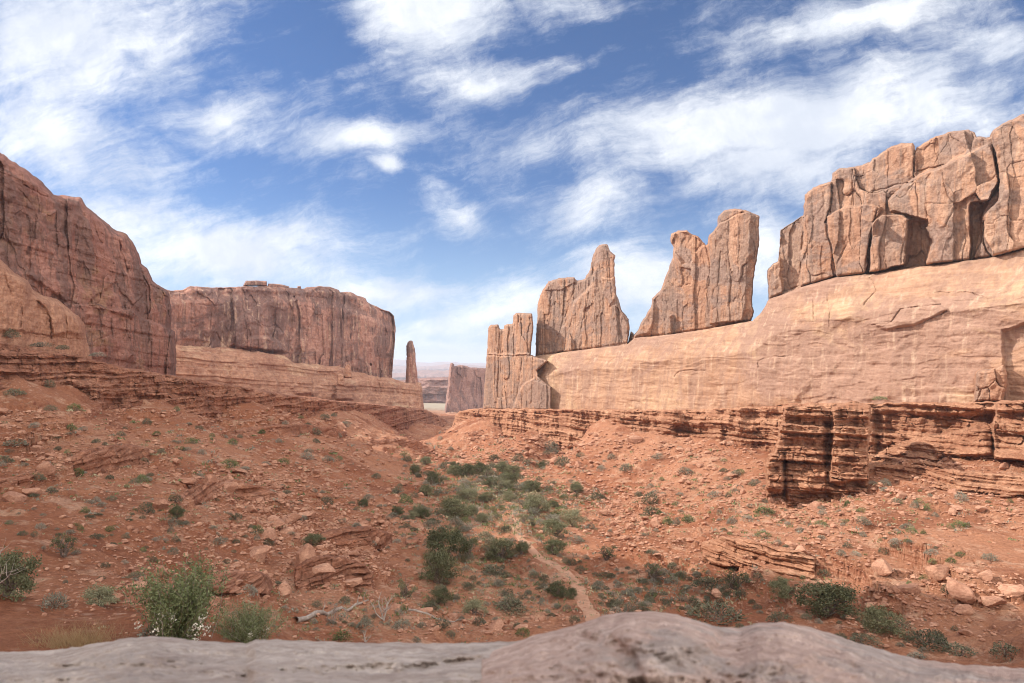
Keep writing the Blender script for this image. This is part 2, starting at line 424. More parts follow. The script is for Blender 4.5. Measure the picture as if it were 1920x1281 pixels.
M['fore_grey'] = sandstone('weathered_grey_rock', (0.38, 0.32, 0.285), (0.56, 0.49, 0.44), (0.29, 0.205, 0.17), 0.35, 0.15, 6.0, 4.0, 0.8, 22.0, (0.50, 0.42, 0.37), 0.4, 1.3, (((0.29, 0.25, 0.23), 2.2, .52, .62, .55), ((0.50, 0.43, 0.38), 7.0, .55, .62, .6), ((0.16, 0.13, 0.115), 16.0, .62, .68, .5)), 1.0, .06)
M['fore_pink'] = sandstone('weathered_pink_rock', (0.46, 0.335, 0.285), (0.63, 0.49, 0.425), (0.33, 0.215, 0.175), 0.35, 0.15, 6.0, 4.0, 0.8, 22.0, (0.36, 0.31, 0.28), 0.6, 1.6, (((0.35, 0.305, 0.28), 1.8, .48, .58, .75), ((0.54, 0.43, 0.37), 6.0, .56, .62, .6), ((0.22, 0.15, 0.125), 11.0, .60, .67, .6)), 1.0, .06)
# ------------------------------------------------------------------ rock formations
def shift(pts, ox, oy, k): return [(ox + x / k, oy + y / k) for x, y in pts]
z3 = lambda pts: shift(pts, 820, 360, 2.98)
z4 = lambda pts: shift(pts, 1400, 200, 2.208)
z1 = lambda pts: shift(pts, 0, 270, 2.846)
z2 = lambda pts: shift(pts, 320, 500, 3.556)

FIN = planline((1900, 130), (905, 290))       # the long wall on the right runs along this line

def joints(c, cu, cz, amp, crk, seed, w=0.06):
    """upright joint blocks: random steps between slabs and dark cracks on their seams"""
    wu = c.u + .22 * cu * 1.6 * fbm(c.u * .5 / cu, c.z * .9 / cz, seed, 4); wz = c.z + .25 * cz * 1.6 * fbm(c.u * .1, c.z * .1, seed + 5.5, 3)
    v, e, du, dv = voro(wu / cu, wz / cz, seed)
    km = sstep(-.25, .55, fbm(c.u * .09, c.z * .05, seed + 1.7, 3))
    return amp * 1.25 * (v - 0.5) + amp * 0.8 * du * (v - .5) - crk * km * np.exp(-(e / w) ** 2)
def flutes(c, s, amp, seed):
    return amp * ridged(c.u / s + 0.4 * fbm(c.u * .05, c.z * .03, seed), c.z / (s * 14), seed, 3)
def rough(c, amp, s=3.0, octv=5):
    return amp * fbm(c.x / s, c.y / s, c.z / s, octv, 0.55)
def flakes(c, s, amp, seed):
    """shells that have peeled off: thin stepped edges"""
    n = fbm(c.u / s, c.z / s * 0.8, seed * 2.7, 4, 0.55) * 2.2
    fl = np.floor(n); fr = n - fl
    return amp * (fl + sstep(0.55, 1.0, fr)) * .6 + .4 * amp * n

# ---- big right wall
wall_out = z4([(90,795),(85,680),(105,655),(130,640),(140,510),(180,485),(235,450),(240,365),(275,335),(350,310),(355,275),(385,255),(450,248),(510,230),
               (520,215),(590,170),(640,150),(688,150),(694,200),(704,168),(770,130),(850,103),(920,95),(945,108),(952,125),(1010,125),(1015,105),(1060,70),(1148,30)]) + \
           [(1990, 192), (2090, 172), (2090, 500), (1900, 500), (1640, 530), (1510, 560), (1441, 580)]
def wall_f(c):
    f = joints(c, 6.0, 18.0, 1.3, 0.5, 11, .035) + joints(c, 2.6, 9.0, .35, .2, 12, .05) + flutes(c, 5.0, 0.15, 3.3) + rough(c, 0.30, 3.0) + flakes(c, 9.0, 0.3, 4)
    f += block(c, z4([(140,510),(235,450),(232,600),(222,745),(150,775),(135,640)]), -3.0, 2)
    f += block(c, z4([(240,365),(275,335),(350,312),(345,420),(325,480),(372,700),(225,748),(228,600)]), 1.0, 1.5, 3)
    f += block(c, z4([(330,458),(400,415),(520,406),(548,415),(548,440),(512,540),(490,692),(375,708),(336,490)]), 4.2, 1.6, 2)
    f += block(c, z4([(522,482),(560,446),(640,448),(672,465),(668,560),(650,655),(560,680),(505,690),(515,560)]), 4.6, 1.6, 8)
    f += block(c, z4([(668,470),(735,470),(760,560),(735,655),(655,660)]), -2.2, 3)
    f += block(c, z4([(585,390),(650,325),(740,275),(830,240),(1000,155),(1015,165),(1042,310),(1003,385),(930,400),(925,640),(740,655),(770,560),(745,470),(690,455),(600,432)]), 3.0, 2.5, 3)
    f += block(c, z4([(705,168),(770,130),(850,103),(920,95),(945,110),(930,175),(830,235),(740,272),(700,285)]), -1.0, 2)
    f += block(c, z4([(512,232),(590,170),(688,150),(690,290),(650,318),(590,380),(512,330)]), 0.2, 2, 4)
    f += block(c, z4([(1015,105),(1060,70),(1148,25),(1600,-50),(1600,600),(1148,590),(1020,622),(985,540),(985,450),(1040,390),(1048,310)]), 4.2, 2, 0)
    f += block(c, z4([(925,405),(1000,395),(975,450),(975,560),(925,640)]), -2.0, 2)
    for pts, d in (([(693,160),(693,300),(668,315)], 3.5), ([(353,310),(345,420),(326,480)], 3.0), ([(545,415),(512,540),(490,690)], 3.0), ([(440,255),(436,340),(445,420)], 1.2),
                   ([(1017,160),(1045,310),(1000,390),(930,402),(928,470)], 3.2), ([(985,460),(980,560),(1010,620)], 2.4), ([(235,460),(222,740)], 1.5), ([(900,530),(905,560),(890,640)], 1.2),
                   ([(860,420),(820,500)], 1.0), ([(420,560),(380,640),(372,700)], .9), ([(570,620),(580,670)], .9), ([(520,350),(600,330),(650,318)], 1.), ([(700,270),(780,250),(830,235)], 1.2)):
        f += crack(c, z4(pts), d, 1.7)
    f -= 1.3 * np.exp(-((polyline_dist(c.px, c.py, [(1441,562),(1504,538),(1568,520),(1631,513),(1700,503),(1853,484),(1930,465),(2100,430)])) / 3.0) ** 2)
    return f
o = relief('sandstone_fin', roughen(wall_out, 1.3, 4, 1), FIN, 0.85, 6.0, 3.2, M['wall'], wall_f, 16, 2.0)
tag(o, 'massive blocky sandstone wall with dark cracks, highest rock on the right above the pale apron', 'rock wall')

# ---- tall double tower
t2_out = z3([(1085,815),(1120,775),(1150,710),(1190,650),(1200,595),(1250,545),(1285,450),(1315,370),(1320,310),(1303,280),(1305,235),(1345,215),(1395,213),(1420,235),(1460,250),
             (1500,297),(1512,290),(1515,250),(1560,195),(1570,170),(1570,135),(1600,105),(1660,93),(1720,100),(1800,135),(1795,200),(1800,270),(1785,370),(1765,500),(1760,640),(1770,670),(1755,718),(1750,760),(1400,830),(1085,870)])
def t2_f(c):
    f = joints(c, 4.0, 26.0, 1.0, 0.3, 21, .04) + joints(c, 1.8, 9.0, .3, .15, 22, .05) + flutes(c, 3.2, 0.2, 5.1) + rough(c, 0.26, 2.5) + flakes(c, 6.0, 0.2, 6)
    f += block(c, z3([(1515,255),(1575,180),(1690,120),(1748,110),(1750,300),(1730,480),(1722,640),(1700,720),(1520,740),(1530,420)]), 2.6, 1.5, 8)
    f += block(c, z3([(1570,135),(1600,105),(1660,93),(1720,100),(1690,118),(1580,175)]), 1.2, 1.5)
    f += block(c, z3([(1310,300),(1345,215),(1420,235),(1500,297),(1440,340),(1420,410),(1370,400)]), -1.2, 2)
    f += block(c, z3([(1365,420),(1418,430),(1418,520),(1370,525)]), -0.9, 1.2)
    f += block(c, z3([(1285,690),(1308,690),(1310,795),(1280,800)]), 2.4, 1.5, 4)
    f += block(c, z3([(1190,595),(1215,640),(1210,720),(1180,790),(1100,810),(1150,710)]), 1.0, 2, 3)
    for pts, d in (([(1500,300),(1525,420),(1520,520)], 1.6), ([(1630,160),(1625,320),(1640,460),(1630,640)], .8), ([(1690,300),(1680,480)], .8), ([(1590,250),(1570,520)], .6),
                   ([(1420,235),(1390,330),(1440,410)], .8), ([(1370,525),(1418,518)], 1.4)):
        f += crack(c, z3(pts), d, 1.5)
    f -= .9 * np.exp(-((polyline_dist(c.px, c.py, [(1186,634),(1260,627),(1320,618),(1411,601)])) / 2.5) ** 2)
    return f
o = relief('rock_tower', roughen(t2_out, 1.0, 3.5, 2), FIN, 0.8, 5.0, 3.6, M['wall'], t2_f, 9, 2.0)
tag(o, 'tall twin-topped sandstone tower, square right summit and lower knobbed left summit', 'rock tower')

# ---- pointed tower
t1_out = z3([(548,910),(550,840),(560,640),(572,590),(590,545),(620,500),(650,490),(680,480),(765,477),(780,495),(825,485),(850,440),(865,370),(885,320),(905,297),(950,293),(965,330),(995,355),
             (990,470),(1003,580),(1015,610),(1030,660),(1070,710),(1075,760),(1065,830),(1062,890),(548,960)])
def t1_f(c):
    f = joints(c, 4.0, 20.0, 1.1, 0.3, 31, .04) + joints(c, 1.8, 7.0, .35, .15, 32, .05) + flutes(c, 3.5, 0.35, 7.7) + rough(c, 0.3, 2.5) + flakes(c, 6.0, 0.2, 8)
    f += block(c, z3([(860,520),(830,560),(760,610),(740,700),(700,760),(660,900),(1070,860),(1060,730),(1000,600),(990,350),(905,297)]), 2.2, 2.5)
    f += block(c, z3([(650,490),(765,477),(772,505),(690,545),(600,550)]), 0.9, 1.3)
    f += block(c, z3([(735,812),(750,812),(750,900),(708,900)]), 1.8, 1.3, 3)
    f += block(c, z3([(920,480),(980,480),(990,600),(960,640),(930,560)]), 1.0, 1.5, 4)
    f += block(c, z3([(1000,640),(1060,720),(1070,800),(1050,850),(1010,800)]), -1.2, 2)
    for pts, d in (([(770,505),(740,620),(690,760),(650,900)], 1.6), ([(850,500),(840,620),(790,820)], 1.2), ([(760,690),(715,830)], .8), ([(640,560),(620,700)], .8)):
        f += crack(c, z3(pts), d, 1.6)
    f -= .8 * np.exp(-((polyline_dist(c.px, c.py, [(1003,667),(1100,655),(1176,644)])) / 2.2) ** 2)
    return f
o = relief('rock_tower', roughen(t1_out, 1.1, 3, 3), FIN, 0.8, 5.0, 3.6, M['wall'], t1_f, 9, 2.0)
tag(o, 'sandstone tower tapering to a narrow pointed top with a flat shoulder on its left', 'rock tower')
o = relief('rock_pinnacle', roughen([(1174, 652), (1178, 640), (1183, 621), (1188, 625), (1192, 640), (1192, 652)], .6, 3, 4), planline((1900, 134), (905, 297)), .9, 2, 3, M['wall'], lambda c: rough(c, .3, 2), 4)
tag(o, 'tiny dark rock stub in the gap between the pointed tower and the twin-topped tower', 'rock')

# ---- finger cluster
fg_out = z3([(255,1215),(262,1080),(270,1000),(278,880),(285,760),(300,742),(340,740),(350,765),(356,768),(372,765),(375,745),(390,739),(415,738),(420,735),(425,690),(440,676),(485,676),(530,680),(537,760),(520,910),
             (560,925),(600,935),(620,945),(560,1000),(565,1030),(600,1060),(640,1090),(640,1225)])
def fg_f(c):
    f = joints(c, 3.0, 14.0, 0.9, 0.4, 41, .04) + rough(c, 0.3, 2.0)
    lower = sstep(-3, 3, c.py - 664)
    f += lower * 1.5 + flutes(c, 2.5, 0.4, 9.9)
    f += block(c, z3([(425,690),(440,676),(530,680),(537,760),(520,912),(432,912)]), 1.6, 1.5, 0)
    f += block(c, z3([(372,745),(425,738),(425,912),(368,910)]), .4, 1.5, 3)
    f += block(c, z3([(285,760),(300,742),(340,740),(345,910),(278,905)]), .8, 1.5, 4)
    f += block(c, z3([(590,1070),(640,1090),(640,1215),(420,1215),(470,1080),(540,1040)]), 1.8, 2, 0)
    for pts, d in (([(348,745),(345,910)], 2.0), ([(372,750),(368,910)], 1.6), ([(430,700),(430,910)], 1.8), ([(330,920),(318,1080)], 1.0), ([(470,950),(440,1180)], 1.2), ([(275,915),(400,915),(520,912)], 1.5)):
        f += crack(c, z3(pts), d, 1.5)
    return f
o = relief('rock_pinnacle', roughen(fg_out, 0.7, 3, 5), planline((1900, 119), (905, 273)), 0.8, 3.5, 4.0, M['wall'], fg_f, 8, 2)
tag(o, 'cluster of square rock fingers at the far left end of the pale apron', 'rock pinnacle')

# ---- pale apron below the towers
ap_top = [(985, 672), (1003, 668), (1060, 660), (1176, 646), (1190, 634), (1260, 627), (1320, 618), (1411, 602), (1428, 585), (1441, 562), (1504, 538), (1568, 520), (1631, 513.5), (1700, 503.5), (1853, 484), (1920, 467), (2110, 425)]
ap_out = ap_top[1:] + [(2110, 800), (1500, 800), (1020, 800), (1016, 760), (1012, 728), (1006, 712), (1003, 700)]
_ax = np.array([p[0] for p in ap_top]); _ay = np.array([p[1] for p in ap_top])
def ap_f(c):
    top = np.interp(c.px, _ax, _ay); t = np.clip((c.py - top) / np.maximum(768 - top, 20), 0, 1)
    tb_ = t + .10 * fbm(c.u / 22, c.z / 40, 4.4, 4, .55); bulge = 6.5 * np.clip(tb_ / .34, 0, 1) - 6.5 * .12 * sstep(.24, .44, tb_) + 1.6 * np.clip((tb_ - .34) / .66, 0, 1)
    nb = (fbm(c.u / 34, c.z / 9, 6.1, 5, .5) + .02 * c.z) * 3.2; fb_ = nb - np.floor(nb)
    f = bulge + rough(c, 0.9, 14.0, 3) + rough(c, .3, 3.0, 5) + .16 * (sstep(.0, .8, fb_) - sstep(.8, 1., fb_)) + flakes(c, 16.0, .3, 12) * sstep(.1, .3, t) + 0.12 * strata(c.z + .25 * fbm(c.u * .05, c.z * .05, 1.1), 1.1, .5, 3)
    f += 0.5 * flutes(c, 7.0, .5, 2.2) * sstep(.5, .9, t)
    for pts, d in (([(510,710),(535,760),(500,800),(485,825)], .9), ([(330,770),(345,850),(340,910)], .7), ([(275,790),(278,880)], .6), ([(590,925),(690,910),(780,870),(830,845)], 1.1),
                   ([(520,905),(600,890),(640,840),(720,830),(800,820)], 1.2), ([(50,1080),(60,1045),(190,1030)], .8), ([(780,770),(920,770),(1000,800)], .7)):
        f += crack(c, z4(pts), d, 1.4)
    for pts, d in (([(1325,1035),(1350,1005),(1420,995),(1500,1000)], 1.0), ([(950,960),(1000,930),(1080,950),(1150,950)], .5), ([(1790,980),(1810,935),(1900,915)], .9), ([(1330,880),(1410,870)], .6)):
        f += crack(c, z3(pts), d, 1.4)
    f += block(c, z4([(520,900),(600,895),(700,800),(760,790),(830,840),(700,905),(590,925)]), .8, 4)
    f += block(c, z4([(1060,930),(1148,900),(1300,900),(1300,1300),(1100,1300),(1065,1100)]), -1.5, 4)
    f += block(c, z4([(0,1100),(60,1050),(190,1030),(300,1110),(200,1240),(0,1240)]), .5, 8)
    return f
AP = planline((1900, 122.5), (905, 280))
o = relief('slickrock_apron', roughen(ap_out, .6, 5, 6), AP, 1.0, 1.5, 5, M['apron'], ap_f, 14, 3)
tag(o, 'smooth pale slickrock base carrying the towers and wall on the right', 'rock apron')
o = relief('sandstone_boulder', roughen(z4([(940,1225),(945,1105),(960,1090),(1010,1085),(1065,1068),(1080,1110),(1078,1160),(1060,1225)]), 1, 3, 8), planline((1900, 113), (905, 266)), .9, 3, 7, M['wall'],
           lambda c: joints(c, 2.5, 4, .7, .5, 51) + rough(c, .4, 2), 3)
tag(o, 'large squared boulder leaning against the foot of the pale apron at right', 'boulder')

# ---- left cliff
lc_out = [(-420, 60), (-200, 170), (-60, 262)] + z1([(0,45),(95,110),(130,130),(210,190),(285,270),(330,272),(430,285),(455,325),(530,390),(610,455),(680,485),(715,535),(745,600),(755,640),(790,670),(815,730),(850,755),(900,790)]) + \
         [(322, 580), (320, 618), (328, 622), (330, 660), (330, 725), (100, 725), (-420, 725)]
LC = planline((0, 128), (330, 186))
def lc_f(c):
    t = (c.py - 290) / 400
    f = flutes(c, 9.0, .8, 12.2) + rough(c, 1.2, 12.0, 4) + rough(c, .35, 2.0, 5) + joints(c, 8, 20, 1.6, .4, 61, .04) + joints(c, 2.5, 7, .5, .2, 62, .05) + flakes(c, 9, .45, 14)
    zb = c.z + .06 * c.u + .8 * fbm(c.u * .05, c.z * .05, 8.1)
    f += .8 * strata(zb, 2.6, .3, 5) + .45 * strata(zb + .3 * fbm(c.u * .2, c.z * .2, 4.1), .8, .3, 6) * sstep(-.3, .3, fbm(c.u * .04, c.z * .06, 2.2))
    f += block(c, z1([(200,380),(300,355),(420,370),(480,410),(520,520),(560,560),(700,720),(740,870),(700,930),(600,890),(350,840),(150,700)]), 1.2, 4)
    f += block(c, z1([(340,845),(700,885),(760,930),(940,1000),(940,1300),(340,1300)]), 2.0, 3)
    f += block(c, z1([(470,850),(600,750),(620,740),(640,780),(740,890),(600,885)]), -1.0, 3)
    for pts, d in (([(500,410),(520,500),(545,525)], 1.6), ([(625,470),(650,580),(690,715)], 1.6), ([(750,670),(790,760),(800,880),(770,910)], 3.5), ([(130,220),(240,280),(330,320)], 1.4),
                   ([(345,845),(520,870),(660,890)], 1.4), ([(100,240),(170,330),(200,400)], 1.0), ([(480,1060),(560,1030),(610,1000)], .8)):
        f += crack(c, z1(pts), d, 1.8)
    f += 3.0 * sstep(.35, 1.0, t)
    return f
def shade_wall():
    """unseen run of the cliff past the viewer, added to shade the near ground"""
    ys = np.arange(-70, 112, 2.0); vs = np.linspace(0, 1, 46); Y, T = np.meshgrid(ys, vs)
    top = np.interp(ys, [-70, 0, 40, 80, 112], [88, 96, 98, 92, 62]) + 5 * fbm(ys * .05, 0 * ys, .3, 4)  # crest of the added unseen wall, height chosen for the shadow it casts
    Z = -30 + T * (top[None] + 30)
    X = -103 - 14 * T ** 2 + 3.2 * ridged(Y / 14, Z / 80, .7, 3) + 1.5 * fbm(Y / 6, Z / 6, 2.2, 4)
    V = np.stack([X, Y, Z], -1).reshape(-1, 3); B = V.copy(); B[:, 0] -= 40
    n, m = Y.shape; I, J = np.meshgrid(np.arange(n - 1), np.arange(m - 1), indexing='ij'); a = (I * m + J).ravel()
    q = np.stack([a, a + 1, a + m + 1, a + m], 1); k = n * m
    tp = (n - 1) * m + np.arange(m - 1); rim = np.stack([tp, tp + 1, tp + 1 + k, tp + k], 1)
    return np.concatenate([V, B]), [q, q[:, ::-1] + k, rim]
o = relief('sandstone_cliff', roughen(lc_out, 1.2, 4, 9, lambda p: p[0] < -10), LC, 1.1, 10, 16, M['left'], lc_f, 25, 4, extra=shade_wall())
tag(o, 'huge red-brown cliff rising to the upper left edge, sloping down to a rounded shoulder', 'cliff')

kn_out = [(-200, 470)] + z1([(0,615),(30,640),(80,690),(150,730),(180,780),(235,810),(300,825),(350,860),(420,910),(455,960),(465,1020),(500,1120)]) + [(176, 700), (-200, 700)]
def kn_f(c):
    f = rough(c, .5, 4) + rough(c, .2, 1.2, 4)
    f += block(c, z1([(205,835),(240,820),(300,825),(340,850),(350,1010),(275,1030),(265,940)]), 1.6, 5) + block(c, z1([(350,900),(420,910),(455,960),(465,1020),(350,1010)]), .9, 5)
    f += block(c, z1([(140,900),(200,840),(262,930),(270,1030),(130,1010)]), .6, 5) + block(c, z1([(-300,600),(0,615),(80,690),(150,740),(130,1000),(-300,1000)]), 1.0, 6)
    for pts, d in (([(205,840),(260,910),(270,960),(278,1040)], 1.6), ([(350,870),(355,960),(350,1030)], 1.2), ([(120,860),(110,980)], .9), ([(140,1005),(300,1030),(480,1050)], .9), ([(60,800),(20,700)], .8)):
        f += crack(c, z1(pts), d, 1.7)
    return f + flutes(c, 2.2, .25, 4.4)
o = relief('rock_dome', roughen(kn_out, .9, 4, 10), planline((0, 116), (176, 140)), 1.0, 5, 14, M['knob'], kn_f, 10, 4)
tag(o, 'pale pink rounded rock domes at the foot of the big left cliff', 'rock dome')

# ---- middle mesa
ms_out = [(300, 540)] + z2([(0,160),(80,155),(130,130),(290,140),(480,132),(640,130),(790,140),(880,148),(1000,140),(1120,155),(1130,172),(1190,168),(1240,192),(1300,212),(1310,235),(1400,280),(1460,300),(1490,330),(1500,400),
           (1490,560),(1475,740)]) + [(734, 740), (600, 740), (300, 740)]
MS = planline((320, 275), (740, 375))
def ms_f(c):
    right = sstep(560, 620, c.px)
    f = flutes(c, 7.0, 1.3, 15.5) * (.35 + .65 * right) + rough(c, 1.4, 14.0, 4) + rough(c, .4, 3.0, 4) + joints(c, 7, 36, 2.4, .7, 71, .04) + joints(c, 3, 16, .8, .3, 72, .05) + flakes(c, 13, .9, 16) * (1 - .6 * right)
    rim = np.interp(c.px, [320, 455, 560, 640, 700, 740], [545, 540, 545, 556, 582, 598])
    f -= 3.0 * (1 - sstep(8, 26, c.py - rim))                              # slabs set back on the top
    f += .8 * strata(c.z, 3.0, .4, 9) * (1 - sstep(20, 60, c.py - rim))
    f -= 6.0 * sstep(690, 742, c.px)                                       # the end turns away
    f += block(c, z2([(520,290),(650,230),(680,400),(760,440),(780,570),(700,560),(480,540),(400,520),(440,390)]), 2.4, 4)
    f += block(c, z2([(480,540),(520,470),(640,470),(740,500),(760,570)]), 3.0, 4)
    f += block(c, z2([(100,250),(130,150),(290,170),(330,270),(300,420),(250,500),(90,480)]), 1.2, 4)
    for pts, d in (([(555,350),(640,400),(700,390),(760,440)], 1.6), ([(300,420),(330,490),(370,530)], 1.2), ([(170,250),(290,260),(340,250)], 1.4), ([(1130,260),(1140,640)], 1.6), ([(1380,500),(1370,700)], 1.6),
                   ([(960,350),(965,640)], 1.2), ([(1210,300),(1200,650)], 1.4), ([(1300,330),(1290,680)], 1.4), ([(100,170),(60,300)], 1.2), ([(900,250),(910,600)], 1.2)):
        f += crack(c, z2(pts), d, 1.7)
    return f
mesa = tag(bpy.data.objects.new('sandstone_mesa', None), 'long flat-topped striped mesa in the middle distance left of the thin spire', 'mesa')
COL.objects.link(mesa)
relief('cliff_face', roughen(ms_out, .8, 4, 11), MS, .9, 8, 9, M['mesa'], ms_f, 40, 3, parent=mesa)
for pl in (z2([(482,130),(500,95),(560,93),(640,97),(644,130)]), z2([(645,133),(650,114),(720,116),(790,132),(795,150),(650,140)]), z2([(805,155),(812,150),(842,146),(846,130),(866,130),(872,150),(870,160)]),
           z2([(880,148),(900,140),(1000,130),(1060,134),(1118,148),(1122,166),(1000,150),(885,158)])):
    relief('cap_slab', roughen([(x, y + (2 if y > 540 else 0)) for x, y in pl], .5, 2.5, 12), planline((320, 279), (740, 380)), .7, 6, 2, M['mesa'], lambda c: rough(c, .7, 3) + .6 * strata(c.z, .9, .4, 2), 12, 1, parent=mesa)
# slickrock skirt of the mesa
sk_out = [(300, 648)] + z2([(0,520),(150,530),(400,545),(600,570),(760,590),(820,640),(960,652),(1130,668),(1220,700),(1380,730),(1475,742),(1560,772),(1670,776),(1690,940),(1700,975)]) + [(800, 790), (300, 790)]
_sx = np.array([p[0] for p in sk_out[:16]]); _sy = np.array([p[1] for p in sk_out[:16]])
def sk_f(c):
    top = np.interp(c.px, _sx, _sy); t = np.clip((c.py - top) / 110, 0, 1)
    f = 16 * t ** .8 + rough(c, 3.2, 16, 4) + rough(c, .35, 2.5, 4) + 2.0 * strata(c.z + .08 * c.u + 1.2 * fbm(c.u * .04, c.z * .1, 6.6), 1.7, .35, 7) * sstep(.02, .1, t)
    f += block(c, z2([(400,660),(540,640),(640,690),(720,760),(720,860),(400,860)]), 2.5, 4)
    f += block(c, z2([(800,800),(870,755),(940,760),(945,850),(830,850)]), 2.6, 3) + block(c, z2([(1095,790),(1150,740),(1220,770),(1222,890),(1100,885)]), 3.6, 3) + block(c, z2([(950,790),(1060,770),(1090,850),(1060,890),(950,880)]), 2.0, 3)
    for pts, d in (([(1370,740),(1400,830),(1390,900)], 1.4), ([(1460,760),(1510,840),(1580,900),(1590,960)], 1.6), ([(690,680),(720,780)], 1.2), ([(945,760),(945,860)], 1.4), ([(1095,790),(1095,880)], 1.4), ([(560,640),(650,760)], 1.0)):
        f += crack(c, z2(pts), d, 1.7)
    return f
relief('slickrock_skirt', roughen(sk_out, 1.6, 4, 13), planline((320, 268), (790, 372)), .9, 3, 5, M['apron2'], sk_f, 30, 2.5, parent=mesa)

for pl, d, lab in ((z2([(1108,790),(1112,720),(1130,712),(1155,725),(1160,760),(1165,800)]), 330, 'squat rounded knob at the left foot of the balanced rock stack below the mesa'),
              (z2([(1155,745),(1162,665),(1182,646),(1202,665),(1212,745)]), 333, 'balanced rock stack with a round head standing below the striped mesa')):
    o = relief('balanced_rock', roughen(pl, .5, 2, 14), lambda px, py, d=d: d - 30 + 0 * px, .7, 3, 2.5, M['knob'], lambda c: .9 * strata(c.z, 2.2, .3, 3) + rough(c, .4, 2), 3, 1.5)
    tag(o, lab, 'balanced rock')
kn2 = [(322, 695), (312, 640), (313, 625), (320, 620), (327, 624), (329, 640), (330, 695)]
o = relief('rock_pinnacle', roughen(kn2, .5, 2, 15), lambda px, py: 181 + 0 * px, .8, 3, 4, M['left'], lambda c: rough(c, .5, 2) - 1.2 * np.exp(-((c.py - 639) / 2.5) ** 2), 4, 1.5)
tag(o, 'small capped rock pillar at the right foot of the big left cliff', 'rock pinnacle')

sp_out = z2([(1563,800),(1568,740),(1575,600),(1570,530),(1580,505),(1590,495),(1604,492),(1615,500),(1630,560),(1634,620),(1641,690),(1652,800)])
o = relief('rock_spire', roughen(sp_out, .6, 2.5, 16), lambda px, py: 372 + 0 * px, .6, 5, 8, M['mesa'],
           lambda c: flutes(c, 2.5, .7, 3.1) + rough(c, .6, 3) + block(c, z2([(1560,800),(1570,500),(1600,480),(1604,640),(1610,800)]), 1.5, 2), 7, 2)
tag(o, 'thin isolated stone spire standing past the right end of the striped mesa', 'rock spire')

bt_out = z3([(40,1245),(48,1150),(60,1080),(68,980),(75,955),(88,957),(90,975),(130,968),(165,972),(180,980),(265,984)]) + [(960, 690), (960, 790), (832, 790)]
def bt_f(c):
    return flutes(c, 9, 1.6, 6.2) + rough(c, 1.6, 10) + joints(c, 14, 40, 2.5, 1.5, 81) + block(c, z3([(40,1240),(60,1080),(75,950),(90,970),(84,1100),(70,1240)]), 4, 2) + 9 * sstep(735, 775, c.py)
o = relief('sandstone_butte', roughen(bt_out, .6, 3, 17), planline((835, 640), (960, 720)), .7, 12, 5, M['far'], bt_f, 60, 2)
tag(o, 'distant square butte framed between the mesa and the rock fingers', 'butte')

# ---- layered ledges along both rims
def ledge_feats(per, amp, bw, bh, seed, jag=1.0, lean=.12):
    def f(c):
        zz = c.z + .5 * fbm(c.u * .08, c.z * .08, seed * 1.3, 3) + .15 * fbm(c.u * .6, c.z * .6, seed * 2.3, 3)
        hard = sstep(-.5, .5, fbm(c.u * .05, c.z * .5, seed + .7, 2))                 # some beds stand out, some crumble
        brk = fbm(c.u / (bw * 2.2), np.floor(zz / per) * 3.7, seed * .9, 4, .6)         # every bed breaks off along its own line
        r = amp * (strata(zz, per, .3, seed) - .5) * (.5 + hard) + amp * .5 * (strata(zz, per * .34, .35, seed + 3) - .5)
        r += amp * .75 * np.clip(brk, -1, .7)
        v, e, du, dv = voro(c.u / bw + 2.3 * np.floor(zz / per) + .35 * brk, zz / (per * .95), seed)
        r += amp * .45 * (v - .5) - amp * .35 * np.exp(-(e / .08) ** 2) * sstep(-.2, .5, brk)
        r += jag * 2.6 * fbm(c.u / 11, c.z / 30, seed * .7, 4) + .45 * fbm(c.x / 1.4, c.y / 1.4, c.z / .9, 4)
        t0 = np.interp(c.px, f.tx, f.ty); base = np.interp(c.px, f.bx, f.by)
        r += 3.0 * np.clip((c.py - t0) / np.maximum(base - t0, 8), 0, 1.2)
        r += f.talus * np.clip((c.py - base) / 30, 0, 1.5) * (1 + .5 * fbm(c.u / 4, c.z / 6, 3.1, 3))
        return r
    f.tx = [0, 1]; f.ty = [760, 760]
    return f
rl_top = [(853, 779), (862, 770), (905, 766), (1000, 766), (1100, 768), (1260, 768), (1350, 766), (1440, 762), (1475, 757), (1560, 755), (1640, 757), (1700, 754), (1800, 755), (1920, 750), (2150, 748)]
rl_out = rl_top + [(2150, 950), (1900, 940), (1650, 955), (1450, 960), (1260, 910), (1100, 885), (950, 870), (868, 858), (846, 820)]
ff = ledge_feats(1.5, 2.0, 3.2, 1.6, 3, 1.6); ff.bx = [850, 1100, 1260, 1450, 1900]; ff.by = [796, 808, 822, 850, 840]; ff.talus = 3.5; ff.tx = [p[0] for p in rl_top]; ff.ty = [p[1] for p in rl_top]
def rl_f(c):
    f = ff(c)
    f += block(c, [(1245, 768), (1275, 768), (1278, 800), (1240, 815)], 1.5, 3, 3) + block(c, [(1100, 768), (1160, 768), (1165, 790), (1095, 800)], .9, 3, 3)
    f += block(c, [(1870, 755), (1925, 752), (2150, 752), (2150, 880), (1865, 860), (1862, 800)], 4.5, 2.5) - block(c, [(1640, 772), (1760, 778), (1860, 775), (1860, 800), (1780, 812), (1700, 830), (1640, 850)], 2.5, 6)
    f += block(c, [(1740, 825), (1830, 800), (1862, 815), (1860, 852), (1760, 858)], 2.2, 4)
    return f
RL = planline((1900, 103), (870, 268))
o = relief('rock_ledge', roughen(rl_out, 1.6, 4, 18), RL, .9, 5, 3, M['ledge'], rl_f, 18, 2)
tag(o, 'long band of layered orange ledges running below the pale apron on the right', 'rock ledge')
